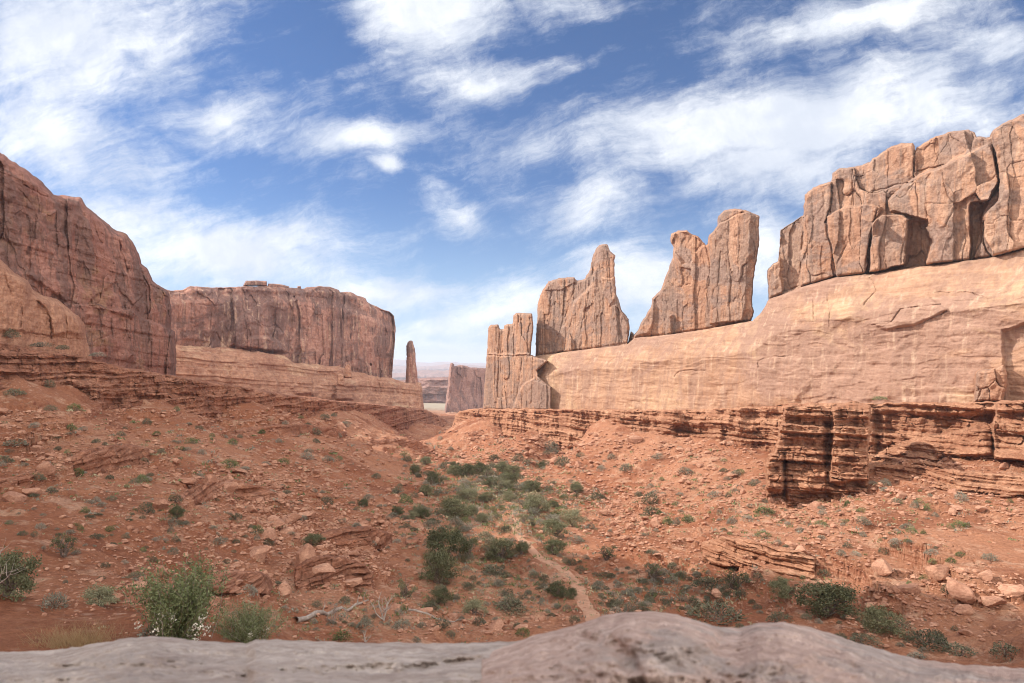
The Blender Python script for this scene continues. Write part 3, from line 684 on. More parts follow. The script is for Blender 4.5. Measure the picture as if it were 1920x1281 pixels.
bu_out = [(1436, 870), (1440, 852), (1452, 848), (1462, 800), (1470, 765), (1482, 757), (1500, 762), (1522, 754), (1545, 762), (1560, 768), (1575, 756), (1600, 752), (1632, 760), (1634, 800), (1628, 850), (1632, 950), (1560, 965), (1434, 970)]
fb = ledge_feats(1.15, 1.9, 1.8, 1.2, 5, .8); fb.bx = [1400, 1700]; fb.by = [890, 890]; fb.talus = 1.5; fb.ty = [757, 757]
def bu_f(c):
    f = fb(c)
    f += block(c, [(1472, 757), (1545, 757), (1550, 800), (1548, 925), (1440, 930), (1440, 850), (1462, 800)], .8, 3, 3)
    f -= block(c, [(1546, 790), (1560, 795), (1558, 870), (1545, 880)], 1.3, 4)
    f += block(c, [(1565, 756), (1632, 758), (1630, 900), (1556, 905)], 2.2, 3, 0)
    f += block(c, [(1436, 868), (1450, 848), (1466, 858), (1470, 925), (1436, 930)], 2.0, 2.5, 5) - 1.6 * np.exp(-((c.px - 1471) / 4) ** 2) * (c.py > 848)
    return f
o = relief('rock_buttress', roughen(bu_out, 2.0, 4, 19), planline((1440, 108), (1640, 101)), .8, 4, 5, M['ledge'], bu_f, 9, 2)
tag(o, 'jutting orange buttress of stacked layers with its camera side in shade, below the pale apron', 'rock buttress')

ll_top = [(-260, 610), (-60, 632), (0, 640), (60, 655), (150, 668), (230, 688), (300, 700), (345, 707), (420, 720), (470, 727), (520, 737), (600, 747), (640, 752), (700, 757), (760, 764), (800, 768), (838, 788)]
ll_out = ll_top + [(848, 845), (780, 860), (600, 845), (450, 830), (300, 820), (150, 795), (0, 780), (-260, 755)]
fl_ = ledge_feats(1.3, 2.1, 3.0, 1.5, 7, 1.2); fl_.bx = [-260, 0, 300, 600, 800]; fl_.by = [660, 685, 735, 770, 790]; fl_.talus = 3.5; fl_.tx = [p[0] for p in ll_top]; fl_.ty = [p[1] for p in ll_top]
def ll_f(c):
    f = fl_(c)
    f += block(c, [(150, 668), (300, 702), (320, 745), (200, 740), (120, 720)], 1.6, 5) + block(c, [(-260, 640), (60, 662), (120, 705), (-260, 700)], 1.0, 5)
    f += block(c, [(345, 708), (500, 735), (600, 750), (600, 768), (420, 752), (340, 735)], 1.4, 4)
    return f
LLP = planline((0, 108), (800, 325))
o = relief('rock_ledge', roughen(ll_out, 1.5, 4, 20), LLP, .9, 5, 3, M['ledge2'], ll_f, 20, 2)
tag(o, 'long band of layered dark red ledges running below the left cliff and the striped mesa', 'rock ledge')

# ---- far country
for name, pl, dd, lab in (('far_hills', [(600, 716), (700, 712), (745, 713), (790, 709), (840, 707), (850, 712), (920, 709), (1000, 715), (1000, 775), (600, 775)], 1050, 0),
                     ('far_hills', [(560, 702), (700, 697), (745, 700), (800, 693), (830, 695), (920, 690), (1050, 700), (1050, 740), (560, 740)], 3600, 0),
                     ('far_hills', [(500, 694), (700, 690), (760, 686), (800, 687), (850, 682), (900, 686), (1100, 690), (1100, 730), (500, 730)], 6000, 0),
                     ('distant_mountains', [(300, 686), (700, 682), (740, 674), (770, 676), (800, 680), (840, 678), (870, 681), (1100, 682), (1300, 686), (1300, 710), (300, 710)], 9000, 0)):
    o = relief(name, roughen(pl, .8, 4, dd), lambda px, py, d=dd: d + 0 * px, 1.0, dd * .05, 10, M['far'], lambda c: c.D * .012 * (strata(c.z, c.D * .004, .3, 2) + 1.2 * fbm(c.x / c.D * 30, c.z / c.D * 60, 3.3, 4)), dd * .1, 3)
    tag(o, kind='structure')
# ------------------------------------------------------------------ ground
CP = [(1110,1150,58),(1060,1080,72),(1000,1040,84),(970,990,98),(930,930,130),(900,880,175),(880,850,215),(840,825,270),(800,803,330),(830,780,480),(820,768,700),
 (700,1000,85),(600,1100,58),(600,1180,42),(750,1150,54),(450,1100,42),(330,1190,17),(300,1080,32),(100,1120,27),(0,1200,16),(-200,1150,18),(0,1000,38),(200,1000,46),(400,950,66),(600,950,88),(700,900,130),
 (50,850,68),(250,850,88),(450,850,112),(650,830,170),(750,820,250),(0,760,88),(200,770,115),(400,790,150),(600,790,205),(780,795,320),
 (0,668,125),(300,715,172),(600,755,265),(780,776,400),(-300,700,80),(-300,900,45),(-600,800,45),(-600,670,70),(-900,700,30),
 (1300,1080,70),(1500,1120,58),(1700,1150,52),(1900,1200,44),(1900,1100,55),(1900,1000,68),(1700,1050,64),(1500,1020,75),(1300,1000,88),(1150,1000,96),(1150,920,135),(1050,870,190),(1300,920,118),(1500,950,93),(1700,950,82),(1900,930,80),
 (1000,850,215),(1900,790,125),(1600,800,150),(1300,800,220),(1000,792,300),(880,785,340),(2300,1000,60),(2300,1200,38),(2300,800,90),(2700,900,50)]
CP += [(x, b, float(RL(x)) - 11) for x, b in [(862,790),(930,794),(1000,798),(1100,803),(1180,810),(1260,818),(1350,830),(1420,848),(1680,872),(1760,862),(1900,852),(2050,850)]]
CP += [(x, b, float(LLP(x)) - 10) for x, b in [(-120,690),(0,704),(150,724),(300,743),(450,757),(600,768),(700,776),(790,788)]]
CP += [(1440,915,101.5),(1540,906,99),(1640,894,96.5)]
CP = [(a, (HY - b) / F * y, y) for a, b, y in CP] + [(960,-16.8,38),(960,-10.5,20),(960,-5.5,10),(960,-2.6,3.5),(960,-1.9,1.5),(1900,-16.5,38),(1900,-9,15),(1900,-2.6,3.5),(1900,-1.9,1.5),(0,-4.6,8),(0,-2.5,3.5),(0,-1.9,1.5),(-900,-2,1.5),(2700,-2,1.5),(2700,-8,20),(-900,-1,10),
  (960,-57,1000),(300,-50,1000),(1600,-50,1000),(960,-80,3000),(0,-80,3000),(1900,-80,3000),(300,-24,500),(1600,-28,450),(2500,-30,400),(-600,-10,300),(960,-120,9000),(2700,-120,9000),(-900,-120,9000)]
CP = np.array(CP, float)
def rbf_key(px, Y): return np.stack([(px - CX) / F * 2.2, np.log(Y) * 1.25], -1)
_K = rbf_key(CP[:, 0], CP[:, 2]); _n = len(_K)
_phi = lambda d: np.where(d > 1e-9, d, 1e-9)
_A = np.zeros((_n + 3, _n + 3)); _d = np.linalg.norm(_K[:, None] - _K[None], axis=-1)
def ker(d): return np.sqrt(d * d + .006)
_A[:_n, :_n] = -ker(_d) + np.eye(_n) * .003; _A[:_n, _n] = 1; _A[:_n, _n + 1:] = _K; _A[_n, :_n] = 1; _A[_n + 1:, :_n] = _K.T
_w = np.linalg.solve(_A, np.concatenate([CP[:, 1] / (CP[:, 2] + 6), [0, 0, 0]]))
def base_h(px, Y):
    k = rbf_key(np.asarray(px, float), np.asarray(Y, float)); sh = k.shape[:-1]; k = k.reshape(-1, 2); out = np.empty(len(k)); yy = np.asarray(Y, float) + 0 * np.asarray(px, float)
    for i in range(0, len(k), 60000):
        kk = k[i:i + 60000]; d = np.linalg.norm(kk[:, None] - _K[None], axis=-1)
        out[i:i + 60000] = -ker(d) @ _w[:_n] + _w[_n] + kk @ _w[_n + 1:]
    return out.reshape(sh) * (yy.reshape(sh) + 6)
# foot trail along the valley floor (px, Y)
TRAIL = [(1118,52),(1112,57),(1098,62),(1075,70),(1040,77),(1012,82),(985,88),(968,95),(972,101),(962,108),(968,118),(955,130)]
TW = np.array([((a - CX) / F * y, y) for a, y in TRAIL])
TW = smooth_line(TW, 90)
# rock-outcrop patches on the slopes where bedrock steps show: (px, py, half-width, half-height, strength)
OUT = [(130,850,170,42,1.0),(300,860,90,40,.8),(640,1065,90,55,1.0),(700,990,70,40,.8),(560,950,110,45,.6),(420,905,120,40,.5),(1250,1025,110,40,.9),(1400,1040,130,45,1.0),(1700,1080,260,60,1.1),(1850,1010,120,60,.25),
       (1700,900,260,45,.35),(1200,930,110,40,.5),(1050,860,140,30,.5),(450,790,160,25,.7),(250,770,160,25,.5),(30,790,120,40,.5),(720,830,90,20,.5),(100,1120,110,40,.5),(520,1080,110,40,.6),(900,830,90,18,.5),(1560,980,90,30,.4),(330,960,140,30,.4)]
COLS = np.concatenate([np.arange(-620, -20, 7.0), np.arange(-20, 1941, 1.7), np.arange(1946, 2560, 7.0)])
ROWS = np.concatenate([np.geomspace(1.2, 14, 40, False), np.geomspace(14, 330, 830, False), np.geomspace(330, 1200, 120, False), np.geomspace(1200, 12000, 40)])
GX, GY = np.meshgrid(COLS, ROWS)
GB = base_h(GX, GY)
WX = (GX - CX) / F * GY
GPY = HY - GB / GY * F
om = 0
for a, b, c_, d_, s_ in OUT: om = np.maximum(om, s_ * np.exp(-(((GX - a) / c_) ** 2 + ((GPY - b) / d_) ** 2) ** 1.3))
near = np.clip((GY - 8) / 25, 0, 1) * np.clip(1 - (GY - 700) / 500, .2, 1)
dT = np.full(GX.shape, 99.0); sel = (GY > 40) & (GY < 150) & (np.abs(WX) < 40)
dT[sel] = polyline_dist(WX[sel], GY[sel], TW)
flat = sstep(.9, 3.2, dT)
n_big = fbm(WX / 28, GY / 28, .5, 3); n_mid = fbm(WX / 7, GY / 7, 2.5, 4); n_sm = fbm(WX / 1.7, GY / 1.7, 5.5, 4)
H = GB + near * (n_big * 1.3 + n_mid * .75 * (.35 + .65 * flat) + n_sm * .26 * (.2 + .8 * flat))
gul = ridged(WX / 22 + .6 * n_mid * .3, GY / 30, 9.3, 3)
H += near * .35 - near * .9 * np.clip(gul, 0, 2) * flat * np.clip(1 - om, .2, 1)
# stepped bedrock
per = 1.9
tt = (H + .05 * WX) / per + .35 * fbm(WX / 14, GY / 14, 3.9, 3)
frc = tt - np.floor(tt); stp = sstep(.36, .62, frc) - frc
tmask = np.clip(om * 1.15 + .30 * np.clip(fbm(WX / 20, GY / 20, 7.7, 3) + .1, 0, 1), 0, 1.1) * flat * near
H += per * stp * tmask * 1.05
tt2 = (H + .04 * WX) / .62 + .5 * fbm(WX / 5, GY / 5, 6.9, 3); fr2 = tt2 - np.floor(tt2)
H += .62 * (sstep(.3, .6, fr2) - fr2) * np.clip(om * 1.1 + .18 + .5 * np.clip(fbm(WX / 16, GY / 16, 1.7, 3), 0, 1), 0, 1.1) * flat * near
vv, ve, _a, _b = voro(WX / 2.1 + .3 * n_sm, GY / 2.1, 4)
H += near * flat * np.clip(om - .3, 0, 1) * ((vv - .5) * .5 - .25 * np.exp(-(ve / .08) ** 2))
LOGR = np.log(ROWS)
PYG = HY - H / GY * F                           # picture row of every ground sample
PYMIN = np.minimum.accumulate(PYG, axis=0)
def ground_at(px, Y):
    ci = np.clip(np.interp(px, COLS, np.arange(len(COLS))), 0, len(COLS) - 1.001); ri = np.clip(np.interp(np.log(Y), LOGR, np.arange(len(ROWS))), 0, len(ROWS) - 1.001)
    c0 = int(ci); r0 = int(ri); a = ci - c0; b = ri - r0
    return H[r0, c0] * (1 - a) * (1 - b) + H[r0, c0 + 1] * a * (1 - b) + H[r0 + 1, c0] * (1 - a) * b + H[r0 + 1, c0 + 1] * a * b
def ground_hit(px, py):
    """where the sight line of a photo pixel meets the ground"""
    c = int(np.clip(round(float(np.interp(px, COLS, np.arange(len(COLS))))), 0, len(COLS) - 1))
    k = np.nonzero((PYG[:, c] <= py) & (ROWS > 9))[0]
    Y = ROWS[k[0]] if len(k) else ROWS[-1]
    return Vector(((px - CX) / F * Y, Y, ground_at(px, Y)))
def ground_xy(X, Y): return ground_at(X / Y * F + CX, Y)

def soil_mat():
    m, nt, b = newmat('red_soil')
    g = nt.new('ShaderNodeNewGeometry'); pos = g.outputs['Position']
    x, y, z = nt.sep(pos)
    big = nt.noise(pos, .035, 5, .6, .5); med = nt.noise(pos, .35, 6, .65); fin = nt.noise(pos, 3.5, 7, .72)
    c = nt.mix(nt.remap(big, .36, .64), (0.33, 0.130, 0.068), (0.44, 0.212, 0.125))
    c = nt.mix(nt.math('MULTIPLY', nt.remap(med, .52, .64), .8), c, (0.53, 0.315, 0.21))
    c = nt.mix(nt.math('MULTIPLY', nt.remap(nt.noise(pos, .10, 6, .65), .52, .62), .7), c, (0.235, 0.082, 0.042))
    # gravel and chips of rock
    for sc, lo, hi, amt, colr in ((1.1, .12, .34, .8, (0.53, 0.325, 0.23)), (2.2, .10, .30, .8, (0.55, 0.345, 0.245)), (5.0, .10, .32, .7, (0.50, 0.30, 0.205))):
        v = nt.new('ShaderNodeTexVoronoi'); v.inputs['Scale'].default_value = sc; nt.put(v.inputs['Vector'], pos); v.inputs['Randomness'].default_value = 1
        sp = nt.remap(v.outputs['Distance'], lo, hi, 1, 0)
        r = nt.sep(v.outputs['Color'])[0]
        where = nt.math('MULTIPLY', nt.remap(nt.noise(pos, .16, 4, .6), .42, .62), nt.remap(r, .45, .55))
        c = nt.mix(nt.math('MULTIPLY', nt.math('MULTIPLY', sp, where), amt), c, colr)
    # bare bedrock on steep steps
    nz = nt.sep(g.outputs['Normal'])[2]
    wz = nt.math('ADD', z, nt.math('MULTIPLY', nt.noise(pos, .15, 3), 2.0))
    stn = nt.noise(nt.comb(nt.math('MULTIPLY', x, .06), nt.math('MULTIPLY', y, .06), nt.math('MULTIPLY', wz, 2.2)), 1.0, 6, .68)
    rock = nt.mix(nt.remap(stn, .36, .62), (0.26, 0.088, 0.046), (0.49, 0.245, 0.15))
    c = nt.mix(nt.remap(nz, .80, .60), c, rock)
    # pale sandy wash floor along the valley
    c = nt.mix(nt.remap(fin, .36, .66, 0, .7, False), nt.mix(1.0, c, (1.14, 1.14, 1.14), 'MULTIPLY'), nt.mix(1.0, c, (.58, .52, .48), 'MULTIPLY'))
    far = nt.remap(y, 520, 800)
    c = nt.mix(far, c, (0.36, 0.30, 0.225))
    nt.l.new(c, b.inputs['Base Color'])
    h = nt.math('ADD', nt.math('MULTIPLY', fin, .3), nt.math('ADD', nt.math('MULTIPLY', nt.noise(pos, .9, 7, .7), .8), nt.math('MULTIPLY', stn, .25)))
    bn = nt.new('ShaderNodeBump'); bn.inputs['Strength'].default_value = .9; bn.inputs['Distance'].default_value = .8
    nt.l.new(h, bn.inputs['Height']); nt.l.new(bn.outputs[0], b.inputs['Normal'])
    return m
M['soil'] = soil_mat()
nr, nc = GX.shape
I, J = np.meshgrid(np.arange(nr - 1), np.arange(nc - 1), indexing='ij'); a = (I * nc + J).ravel()
gq = np.stack([a, a + 1, a + nc + 1, a + nc], 1)
o = link('ground', mesh_np('ground', np.stack([WX, GY, H], -1).reshape(-1, 3), [gq], M['soil']))
tag(o, kind='structure')

# trail: a sheet just above the ground
tm, nt, b = newmat('trail_dust')
pos = nt.new('ShaderNodeNewGeometry').outputs['Position']
nt.l.new(nt.mix(nt.remap(nt.noise(pos, 1.1, 6, .7), .35, .65), (0.43, 0.225, 0.14), (0.52, 0.305, 0.205)), b.inputs['Base Color'])
bn = nt.new('ShaderNodeBump'); bn.inputs['Strength'].default_value = .5; bn.inputs['Distance'].default_value = .2
nt.l.new(nt.noise(pos, 4, 6, .7), bn.inputs['Height']); nt.l.new(bn.outputs[0], b.inputs['Normal'])
tv = []; TS = smooth_line(TW, 260); tg = np.gradient(TS, axis=0); tg /= np.linalg.norm(tg, axis=1)[:, None]; tn = np.stack([-tg[:, 1], tg[:, 0]], 1)
wl = .68 + .3 * fbm(np.arange(260) * .06, 0, 1.5, 3); wr = .68 + .3 * fbm(np.arange(260) * .06, 0, 8.5, 3)
for k in range(9):
    s_ = k / 8 * 2 - 1
    Pp = TS + tn * (s_ * np.where(s_ < 0, wl, wr))[:, None] * np.clip((np.arange(260) + 3) / 8, 0.3, 1)[:, None]
    tv.append(np.stack([Pp[:, 0], Pp[:, 1], [ground_xy(*q) + .035 - .03 * abs(s_) ** 4 for q in Pp]], -1))
tv = np.array(tv); k9, n2 = tv.shape[:2]
I, J = np.meshgrid(np.arange(k9 - 1), np.arange(n2 - 1), indexing='ij'); a = (I * n2 + J).ravel()
o = link('path', mesh_np('path', tv.reshape(-1, 3), [np.stack([a, a + n2, a + n2 + 1, a + 1], 1)], tm)); tag(o, kind='structure')
# ------------------------------------------------------------------ bedrock outcrops on the slopes
def outcrop(top, thick, mat, seed, label, per=.8, amp=1.0, front=1.6, jag=.6, name='rock_outcrop'):
    top = [(float(a), float(b)) for a, b in top]
    bot = [(x, y + thick * (1.0 if 0 < i < len(top) - 1 else .55)) for i, (x, y) in enumerate(top)]
    ga = ground_hit(top[0][0], bot[0][1] - thick * .2); gb2 = ground_hit(top[-1][0], bot[-1][1] - thick * .2); gm = ground_hit(bot[len(bot) // 2][0], bot[len(bot) // 2][1] - thick * .15)
    xs_ = [top[0][0], bot[len(bot) // 2][0], top[-1][0]]; ds_ = [ga.y + .8, gm.y + .8, gb2.y + .8]
    fo = ledge_feats(per, amp, 1.8, .8, seed, jag); fo.tx = [a for a, b in top]; fo.ty = [b for a, b in top]; fo.bx = [a for a, b in bot]; fo.by = [b for a, b in bot]; fo.talus = .8
    d = lambda px, py: np.interp(px, xs_, ds_)
    pl = top + [(x, y + thick * .6) for x, y in bot[::-1]]
    dx = (xs_[2] - CX) / F * ds_[2] - (xs_[0] - CX) / F * ds_[0]; dy = ds_[2] - ds_[0]; L = math.hypot(dx, dy)
    o = relief(name, roughen(pl, 2.2, 4, seed + 40), d, .9, front, 4, mat, lambda c: fo(c) * .75, 5.0, 2, (dx / L, dy / L))
    tag(o, label, 'rock outcrop', 'bedrock outcrops on the slopes')
outcrop([(-40,905),(20,893),(60,880),(110,868),(150,846),(190,836),(235,832),(280,840)], 40, M['ledge2'], 11, 'overhanging red ledge stepping up the left slope beneath the big cliff')
outcrop([(552,1066),(575,1048),(610,1040),(650,1046),(685,1058),(700,1075)], 46, M['ledge2'], 12, 'blocky red outcrop at the foot of the left slope, nearest the big valley junipers', 1.0, 1.2)
outcrop([(440,806),(500,798),(560,796),(610,800),(650,810)], 18, M['ledge2'], 13, 'thin dark red rock band below the left ledges, under the striped mesa')
outcrop([(600,1000),(640,988),(690,986),(735,1002)], 28, M['ledge2'], 15, 'low red outcrop at the edge of the valley scrub, left of the upper big juniper')
outcrop([(1315,1018),(1350,1006),(1400,1010),(1450,1022),(1500,1034),(1530,1048)], 36, M['ledge'], 16, 'layered orange outcrop right of the shaded mound on the right slope', .6)
outcrop([(1640,872),(1720,872),(1800,882),(1880,888),(1960,890)], 30, M['ledge'], 18, 'broken orange rock band on the slope right of the buttress', .7)
outcrop([(690,826),(740,822),(790,830),(815,842)], 14, M['ledge2'], 19, 'small dark rock band near the far end of the left slope')
outcrop([(395,1082),(440,1070),(490,1072),(530,1088)], 28, M['ledge2'], 20, 'low red rock step above the leafy bush', .6)
outcrop([(330,930),(380,905),(440,898),(500,915),(545,940)], 26, M['ledge2'], 21, 'broken red outcrop at the head of the boulder spill on the left slope', .7)
outcrop([(760,1010),(800,1000),(835,1008)], 14, M['ledge2'], 24, 'tiny red rock step between the upper big juniper and the left slope', .4, .6)
# ------------------------------------------------------------------ loose rocks
def rock_proto(seed, flat=.7, sub=3):
    import bmesh
    r = np.random.default_rng(seed)
    bm = bmesh.new(); bmesh.ops.create_icosphere(bm, subdivisions=sub, radius=1)
    V = np.array([v.co for v in bm.verts]); Fc = np.array([[v.index for v in f.verts] for f in bm.faces]); bm.free()
    for k in range(13):
        n = r.normal(size=3); n[2] *= .8; n /= np.linalg.norm(n); d = r.uniform(.48, .82)
        s = V @ n; V = V - np.clip(s - d, 0, None)[:, None] * n * .97
    V *= np.array([1, r.uniform(.65, .95), flat * r.uniform(.75, 1.1)])
    V += .05 * fbm(V[:, 0] * 2 + seed, V[:, 1] * 2, V[:, 2] * 2, 3)[:, None] * V
    V[:, 2] -= np.percentile(V[:, 2], 12)
    return V / np.abs(V[:, :2]).max(), Fc
ROCKS = [rock_proto(100 + i, .45 + .07 * (i % 6)) for i in range(10)]
ROCKS_S = [rock_proto(200 + i, .45 + .06 * (i % 5), 2) for i in range(10)]
ROCK_ME = [mesh_np('boulder_mesh', v, [f], M['boulder'], smooth=False) for v, f in ROCKS]

def zone(px, py):
    """plain words for where on the slopes a picture point lies"""
    if py > 1125 and px < 560: return 'at the bottom left just beyond the grey slab'
    if px < 740:
        if py < 780: return 'under the dark red ledges high on the left slope' if px > 330 else 'under the ledges at the upper left edge'
        side = 'at the far left edge' if px < 160 else 'left of the boulder spill' if px < 340 else 'beside the boulder spill' if px < 520 else 'toward the valley floor'
        if py < 860: return 'high on the left slope ' + side
        if py < 960: return 'halfway up the left slope ' + side
        if py < 1060: return 'low on the left slope ' + side
        return 'at the foot of the left slope by the bleached log' if px > 520 else 'low on the left slope above the leafy bush'
    if py < 830: return 'on the far valley slope below the rock fingers' if px < 1050 else 'close under the right ledges'
    if px < 1130:
        if py < 905: return 'in the far thicket at the head of the trail' if px < 985 else 'right of the far thicket'
        if py < 985: return 'left of the juniper clump in mid valley' if px < 830 else 'among the junipers in mid valley' if px < 960 else 'on the sandy bank right of mid valley'
        if py < 1070: return 'left of the two big valley junipers' if px < 790 else 'between the big junipers and the trail' if px < 975 else 'right beside the upper bend of the trail'
        return 'on bare red soil by the bleached log' if px < 800 else 'in the scrub left of the lower trail' if px < 1060 else 'touching the lower trail'
    if py < 905: return 'under the ledges left of the buttress' if px < 1440 else 'at the foot of the ledges right of the buttress' if px > 1620 else 'at the foot of the buttress'
    if py < 985: return 'on the sunlit right slope left of the buttress' if px < 1420 else 'on the sunlit slope below the buttress' if px < 1650 else 'on the sunlit slope at the right edge'
    if py < 1065: return 'on the shaded mound right of the trail' if px < 1400 else 'above the tilted slabs on the right slope' if px < 1650 else 'above the tilted slabs at the right edge'
    if px < 1400: return 'on the scrub flat right of the lower trail'
    return 'below the tilted slabs at lower right' if px < 1700 else 'in the bottom right corner beyond the pink boulder'
def put_copy(name, me, loc, s, rz, label, cat, group, tilt=0.0):
    o = link(name, me); o.location = loc; o.scale = s if isinstance(s, tuple) else (s, s, s)
    o.rotation_euler = (random.uniform(-tilt, tilt), random.uniform(-tilt, tilt), rz)
    return tag(o, label, cat, group)
def sample_blobs(blobs, n):
    """random picture points, denser where the blobs are (px, py, half-w, half-h, weight)"""
    w = np.array([b[4] * b[2] * b[3] for b in blobs]); w = w / w.sum(); out = []
    while len(out) < n:
        b = blobs[rng.choice(len(blobs), p=w)]
        x, y = b[0] + rng.normal() * b[2] * .6, b[1] + rng.normal() * b[3] * .6
        if -30 < x < 1950 and 770 < y < 1275: out.append((x, y))
    return out
# rocks traced from the photo: px, py of foot, width in px
BIG = [(66,845,26),(255,1000,16),(512,985,40),(470,960,30),(430,925,34),(395,915,30),(445,885,36),(350,910,28),(330,880,24),(552,978,26),(575,970,28),(540,1000,30),(500,1010,34),(640,1070,60),(600,1085,50),(570,1062,46),
       (655,1098,44),(690,1020,32),(720,1010,28),(660,1015,34),(620,1000,26),(250,1105,50),(210,1130,40),(300,1080,34),(490,1050,44),(530,1120,40),(440,1095,34),(60,930,30),(20,940,40),(90,890,36),(860,870,16),(1108,815,14),(1060,845,14),
       (1610,830,20),(1690,935,16),(1880,880,20),(1545,1000,22),(1530,985,18),(1600,1000,18),(1410,1030,26),(1440,1040,26),(1380,1035,24),(1500,1045,30),(1480,1030,26),(1350,1025,22),(1655,1075,40),(1700,1110,44),(1800,1130,46),(1860,1135,40),
       (1760,1095,40),(1900,1110,40),(1810,1150,34),(1790,925,18),(1180,990,18),(1205,1000,16),(1150,985,16),(1230,960,16),(1130,965,16),(800,1150,30),(850,1160,24),(930,1178,34),(980,1182,26),(745,1145,24),(1015,1165,18),(1840,960,20),(1460,920,16),(1500,915,18)]
SPILL = [(470,925,110,40,2.2),(560,985,110,40,1.6),(640,1060,80,45,1.8),(700,1000,60,35,1.3),(150,740,140,20,1.4),(250,760,120,20,1.2),(60,790,80,40,1.0),(520,790,120,18,1.0),(1180,985,70,50,1.5),(1100,930,90,35,.8),(1400,1035,110,30,1.4),
         (1560,975,90,50,1.4),(1620,930,160,25,1.2),(1500,930,60,15,1.2),(1750,870,120,20,1.0),(1780,1110,180,40,1.2),(1850,950,100,40,.7),(1050,830,160,20,1.0),(1300,850,120,20,1.0),(900,820,60,15,.6),(1350,930,180,50,.5),(300,850,250,80,.35),
         (600,880,150,60,.5),(240,1110,150,50,.7),(500,1080,120,50,.8),(900,1170,160,25,.8),(1000,870,140,25,.9),(900,860,120,20,.7),(130,870,120,40,.9),(350,1020,220,70,.3),(1250,1120,200,50,.25),(1700,1180,200,40,.4)]
rock_pts = [(x, y, w) for x, y, w in BIG] + [(x, y, float(np.clip(rng.lognormal(2.5, .38), 8, 30))) for x, y in sample_blobs(SPILL, 215)]
for i, (x, y, w) in enumerate(rock_pts):
    p = ground_hit(x, y)
    if p.y > 480 or p.y < 11: continue
    w *= 1.2; s = w / F * p.y * .5
    sz = 'very large' if w > 38 else 'large' if w > 22 else 'mid-sized' if w > 12 else 'small'
    put_copy('boulder', ROCK_ME[i % 10], (p.x, p.y, p.z - .12 * s), (s, s, s * random.uniform(.7, 1.1)), random.uniform(0, 6.3), f'{sz} {("blocky" if i % 10 % 6 > 2 else "slabby")} red-tan boulder ' + zone(x, y), 'boulder', 'boulders strewn on the slopes', .25)
# chips and smaller rubble, beyond counting
rv, rf, nv_ = [], [], 0
for i, (x, y) in enumerate(sample_blobs(SPILL + [(700, 950, 700, 130, .22), (1500, 960, 400, 150, .22), (960, 1150, 500, 80, .15)], 19000)):
    p = ground_hit(x, y)
    if p.y > 420 or p.y < 10: continue
    w = float(np.clip(rng.lognormal(1.5, .55), 1.8, 15)); s = w / F * p.y * .5
    v, f = ROCKS_S[i % 10]; a_ = random.uniform(0, 6.3); ca, sa = math.cos(a_), math.sin(a_)
    q = np.stack([v[:, 0] * ca - v[:, 1] * sa, v[:, 0] * sa + v[:, 1] * ca, v[:, 2] * random.uniform(.6, 1.2)], 1) * s + np.array([p.x, p.y, p.z - .1 * s])
    rv.append(q); rf.append(f + nv_); nv_ += len(q)
o = link('rubble', mesh_np('rubble', np.concatenate(rv), [np.concatenate(rf)], M['boulder'], smooth=False)); tag(o, kind='stuff')

# ------------------------------------------------------------------ plants
def leaf_mat(name, a, b_, rough_=.75, scale=2.0):
    m, nt, b = newmat(name)
    pos = nt.new('ShaderNodeNewGeometry').outputs['Position']
    oi = nt.new('ShaderNodeObjectInfo').outputs['Random']
    n = nt.math('ADD', nt.math('MULTIPLY', nt.noise(pos, scale, 4, .7), .75), nt.math('MULTIPLY', oi, .25))
    nt.l.new(nt.mix(nt.remap(n, .36, .68), a, b_), b.inputs['Base Color'])
    b.inputs['Roughness'].default_value = rough_
    return m
M['juniper'] = leaf_mat('juniper_needles', (0.095, 0.100, 0.050), (0.215, 0.21, 0.115))
M['juniper2'] = leaf_mat('olive_leaves', (0.155, 0.16, 0.085), (0.31, 0.295, 0.18))
M['sage'] = leaf_mat('sage_leaves', (0.19, 0.185, 0.135), (0.33, 0.31, 0.245), .8, 5)
M['black'] = leaf_mat('scrub_leaves', (0.095, 0.097, 0.060), (0.205, 0.195, 0.125), .8, 5)
M['green'] = leaf_mat('fresh_leaves', (0.095, 0.125, 0.045), (0.20, 0.23, 0.10), .7, 5)
M['pale'] = leaf_mat('pale_green_leaves', (0.15, 0.175, 0.075), (0.33, 0.35, 0.19), .7, 6)
M['bark'] = leaf_mat('grey_bark', (0.12, 0.085, 0.065), (0.24, 0.185, 0.15), .9, 6)
M['dead'] = leaf_mat('bleached_wood', (0.30, 0.24, 0.20), (0.50, 0.42, 0.36), .8, 4)
M['flower'] = leaf_mat('cream_flowers', (0.62, 0.56, 0.46), (0.75, 0.70, 0.60), .7, 6)
M['straw2'] = leaf_mat('weathered_grass', (0.30, 0.25, 0.14), (0.44, 0.38, 0.24), .8, 3)
M['straw'] = leaf_mat('dry_straw', (0.42, 0.29, 0.15), (0.62, 0.47, 0.28), .8, 8)

